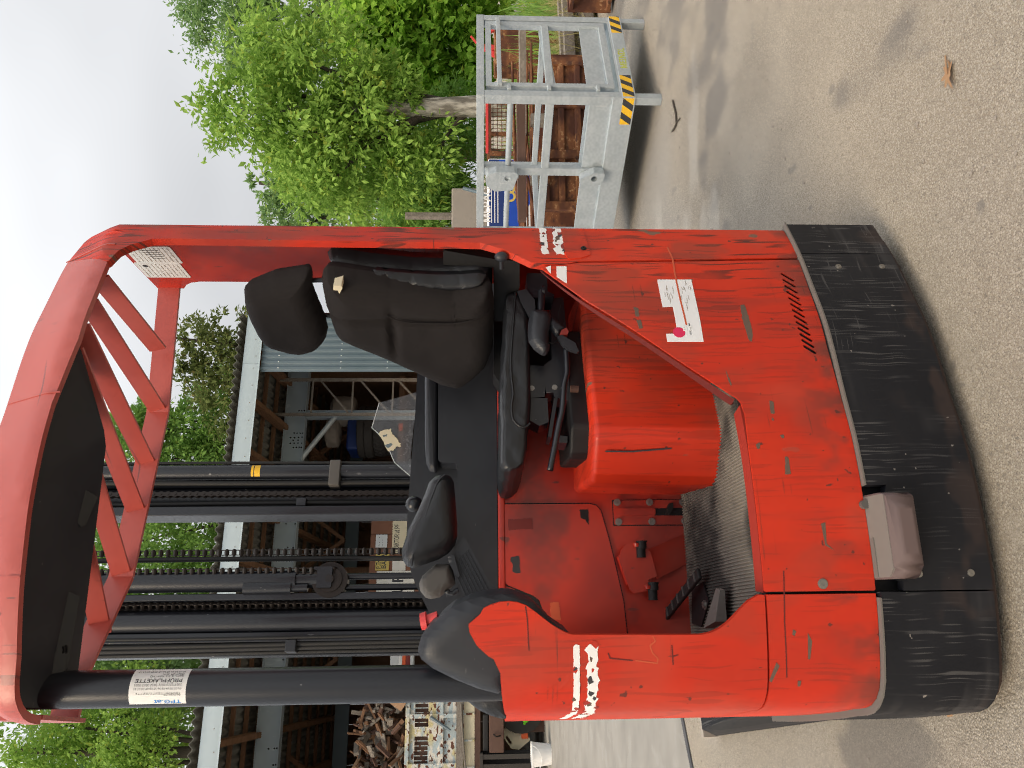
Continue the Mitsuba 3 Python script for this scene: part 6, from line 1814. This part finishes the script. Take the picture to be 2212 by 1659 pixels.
# ------------------------------------------------------------------ ground
g = trimesh.creation.box((300, 300, .5))
g.apply_translation([0, 100, -.25])
scene['ground'] = mikit.ply(g, 'm_ground')
labels['ground'] = {'label': 'rough weathered aggregate concrete yard', 'kind': 'structure'}
gv = np.array([[-1.9478,4.4468],[-2.1418,4.2374]])
d = (gv[1] - gv[0]) / np.linalg.norm(gv[1] - gv[0])
a, b = gv[0] - d * 1.6, gv[1] + d * 6
n = np.array([d[1], -d[0]])
if n[1] < 0:
    n = -n
q = [a, b, b + [-4, 16], [-.4, 24], [-.2, 6.0]]
q = np.array([[*p, .004] for p in q])
sl = cross(q[:, :2]).extrude(.3).translate((0, 0, -.296))
scene['concrete_apron'] = mikit.ply(tm(sl), 'm_smooth')
labels['concrete_apron'] = {'label': 'smoother grey concrete apron in front of the shed', 'kind': 'structure'}
jt = []
rng = np.random.default_rng(2)
L = np.linalg.norm(b - a)
t = np.linspace(0, L, 60)
w1, w2 = .022 + rng.uniform(-.006, .008, 60), .022 + rng.uniform(-.006, .008, 60)
pts = [a + d * t[i] + n * w1[i] for i in range(60)] + [a + d * t[i] - n * w2[i] for i in range(59, -1, -1)]
scene['tar_joint'] = mikit.ply(tm(cross(pts).extrude(.3).translate((0, 0, -.292))), 'm_tar')
labels['tar_joint'] = {'label': 'dark tar joint between the two concrete areas', 'kind': 'structure'}
# fallen leaf, twigs, pebbles
c = np.array([[0.7846,1.8944]][0])
ang = np.linspace(0, 2 * np.pi, 34)[:-1]
rr = .028 * (1 + .32 * np.sin(ang * 7) + .15 * np.sin(ang * 3 + 1))
P = np.c_[np.cos(ang) * rr * 1.25, np.sin(ang) * rr * .62]
vv, ff = trimesh.creation.triangulate_polygon(Polygon(P), engine='earcut')
z = .008 + .008 * np.abs(vv[:, 1]) / .03 + .006 * np.sin(vv[:, 0] * 60)
m = trimesh.Trimesh(np.c_[vv, z], ff, process=False)
m.apply_transform(trimesh.transformations.rotation_matrix(math.radians(200), [0, 0, 1]))
m.apply_translation([*c, 0])
LF = thing('dead_leaf', 'dry brown oak leaf lying alone on the open yard', 'leaf')
add(LF, 'blade', m, 'leafbrown', smooth=False)
add(LF, 'stalk', tube(curve([[*c, .012], [c[0] + .03, c[1] + .012, .008], [c[0] + .055, c[1] + .02, .004]], 8), .002, 5), 'leafbrown')
tw = [[1.7312,4.647,0.008],[1.679,4.6125,0.008],[1.611,4.5683,0.008],[1.5652,4.5616,0.008],[1.5476,4.661,0.008]]
single('twig', tube(curve(tw, 14), .006, 6), 'barkdark', 'dark bent twig on the yard in front of the cage foot', 'twig')
tw = [[1.5679,4.5692,0.006],[1.5672,4.4867,0.006]]
single('twig', tube(tw, .004, 5), 'barkdark', 'short side piece touching the dark bent twig', 'twig')
q = [[-0.8354,1.8824]][0]
single('dead_leaf', hull([[q[0], q[1], .004], [q[0] + .03, q[1] + .01, .016], [q[0] + .012, q[1] + .035, .012], [q[0] - .012, q[1] + .02, .006]]), 'leafbrown', 'tiny curled brown leaf near the rounded front corner of the skirt', 'leaf')
rng = np.random.default_rng(31)
pb = []
sp = trimesh.creation.icosphere(1, 1.)
for i in range(500):
    x, y = rng.uniform(-2.2, 3.0), rng.uniform(1.2, 6.0)
    r = rng.uniform(.002, .006)
    s = sp.copy()
    s.apply_scale([r, r * rng.uniform(.6, 1), r * .6])
    s.apply_translation([x, y, .002])
    pb.append(s)
scene['grit'] = mikit.ply(trimesh.util.concatenate(pb), 'm_dust')
labels['grit'] = {'label': 'loose grit scattered over the yard', 'category': 'grit', 'kind': 'stuff'}
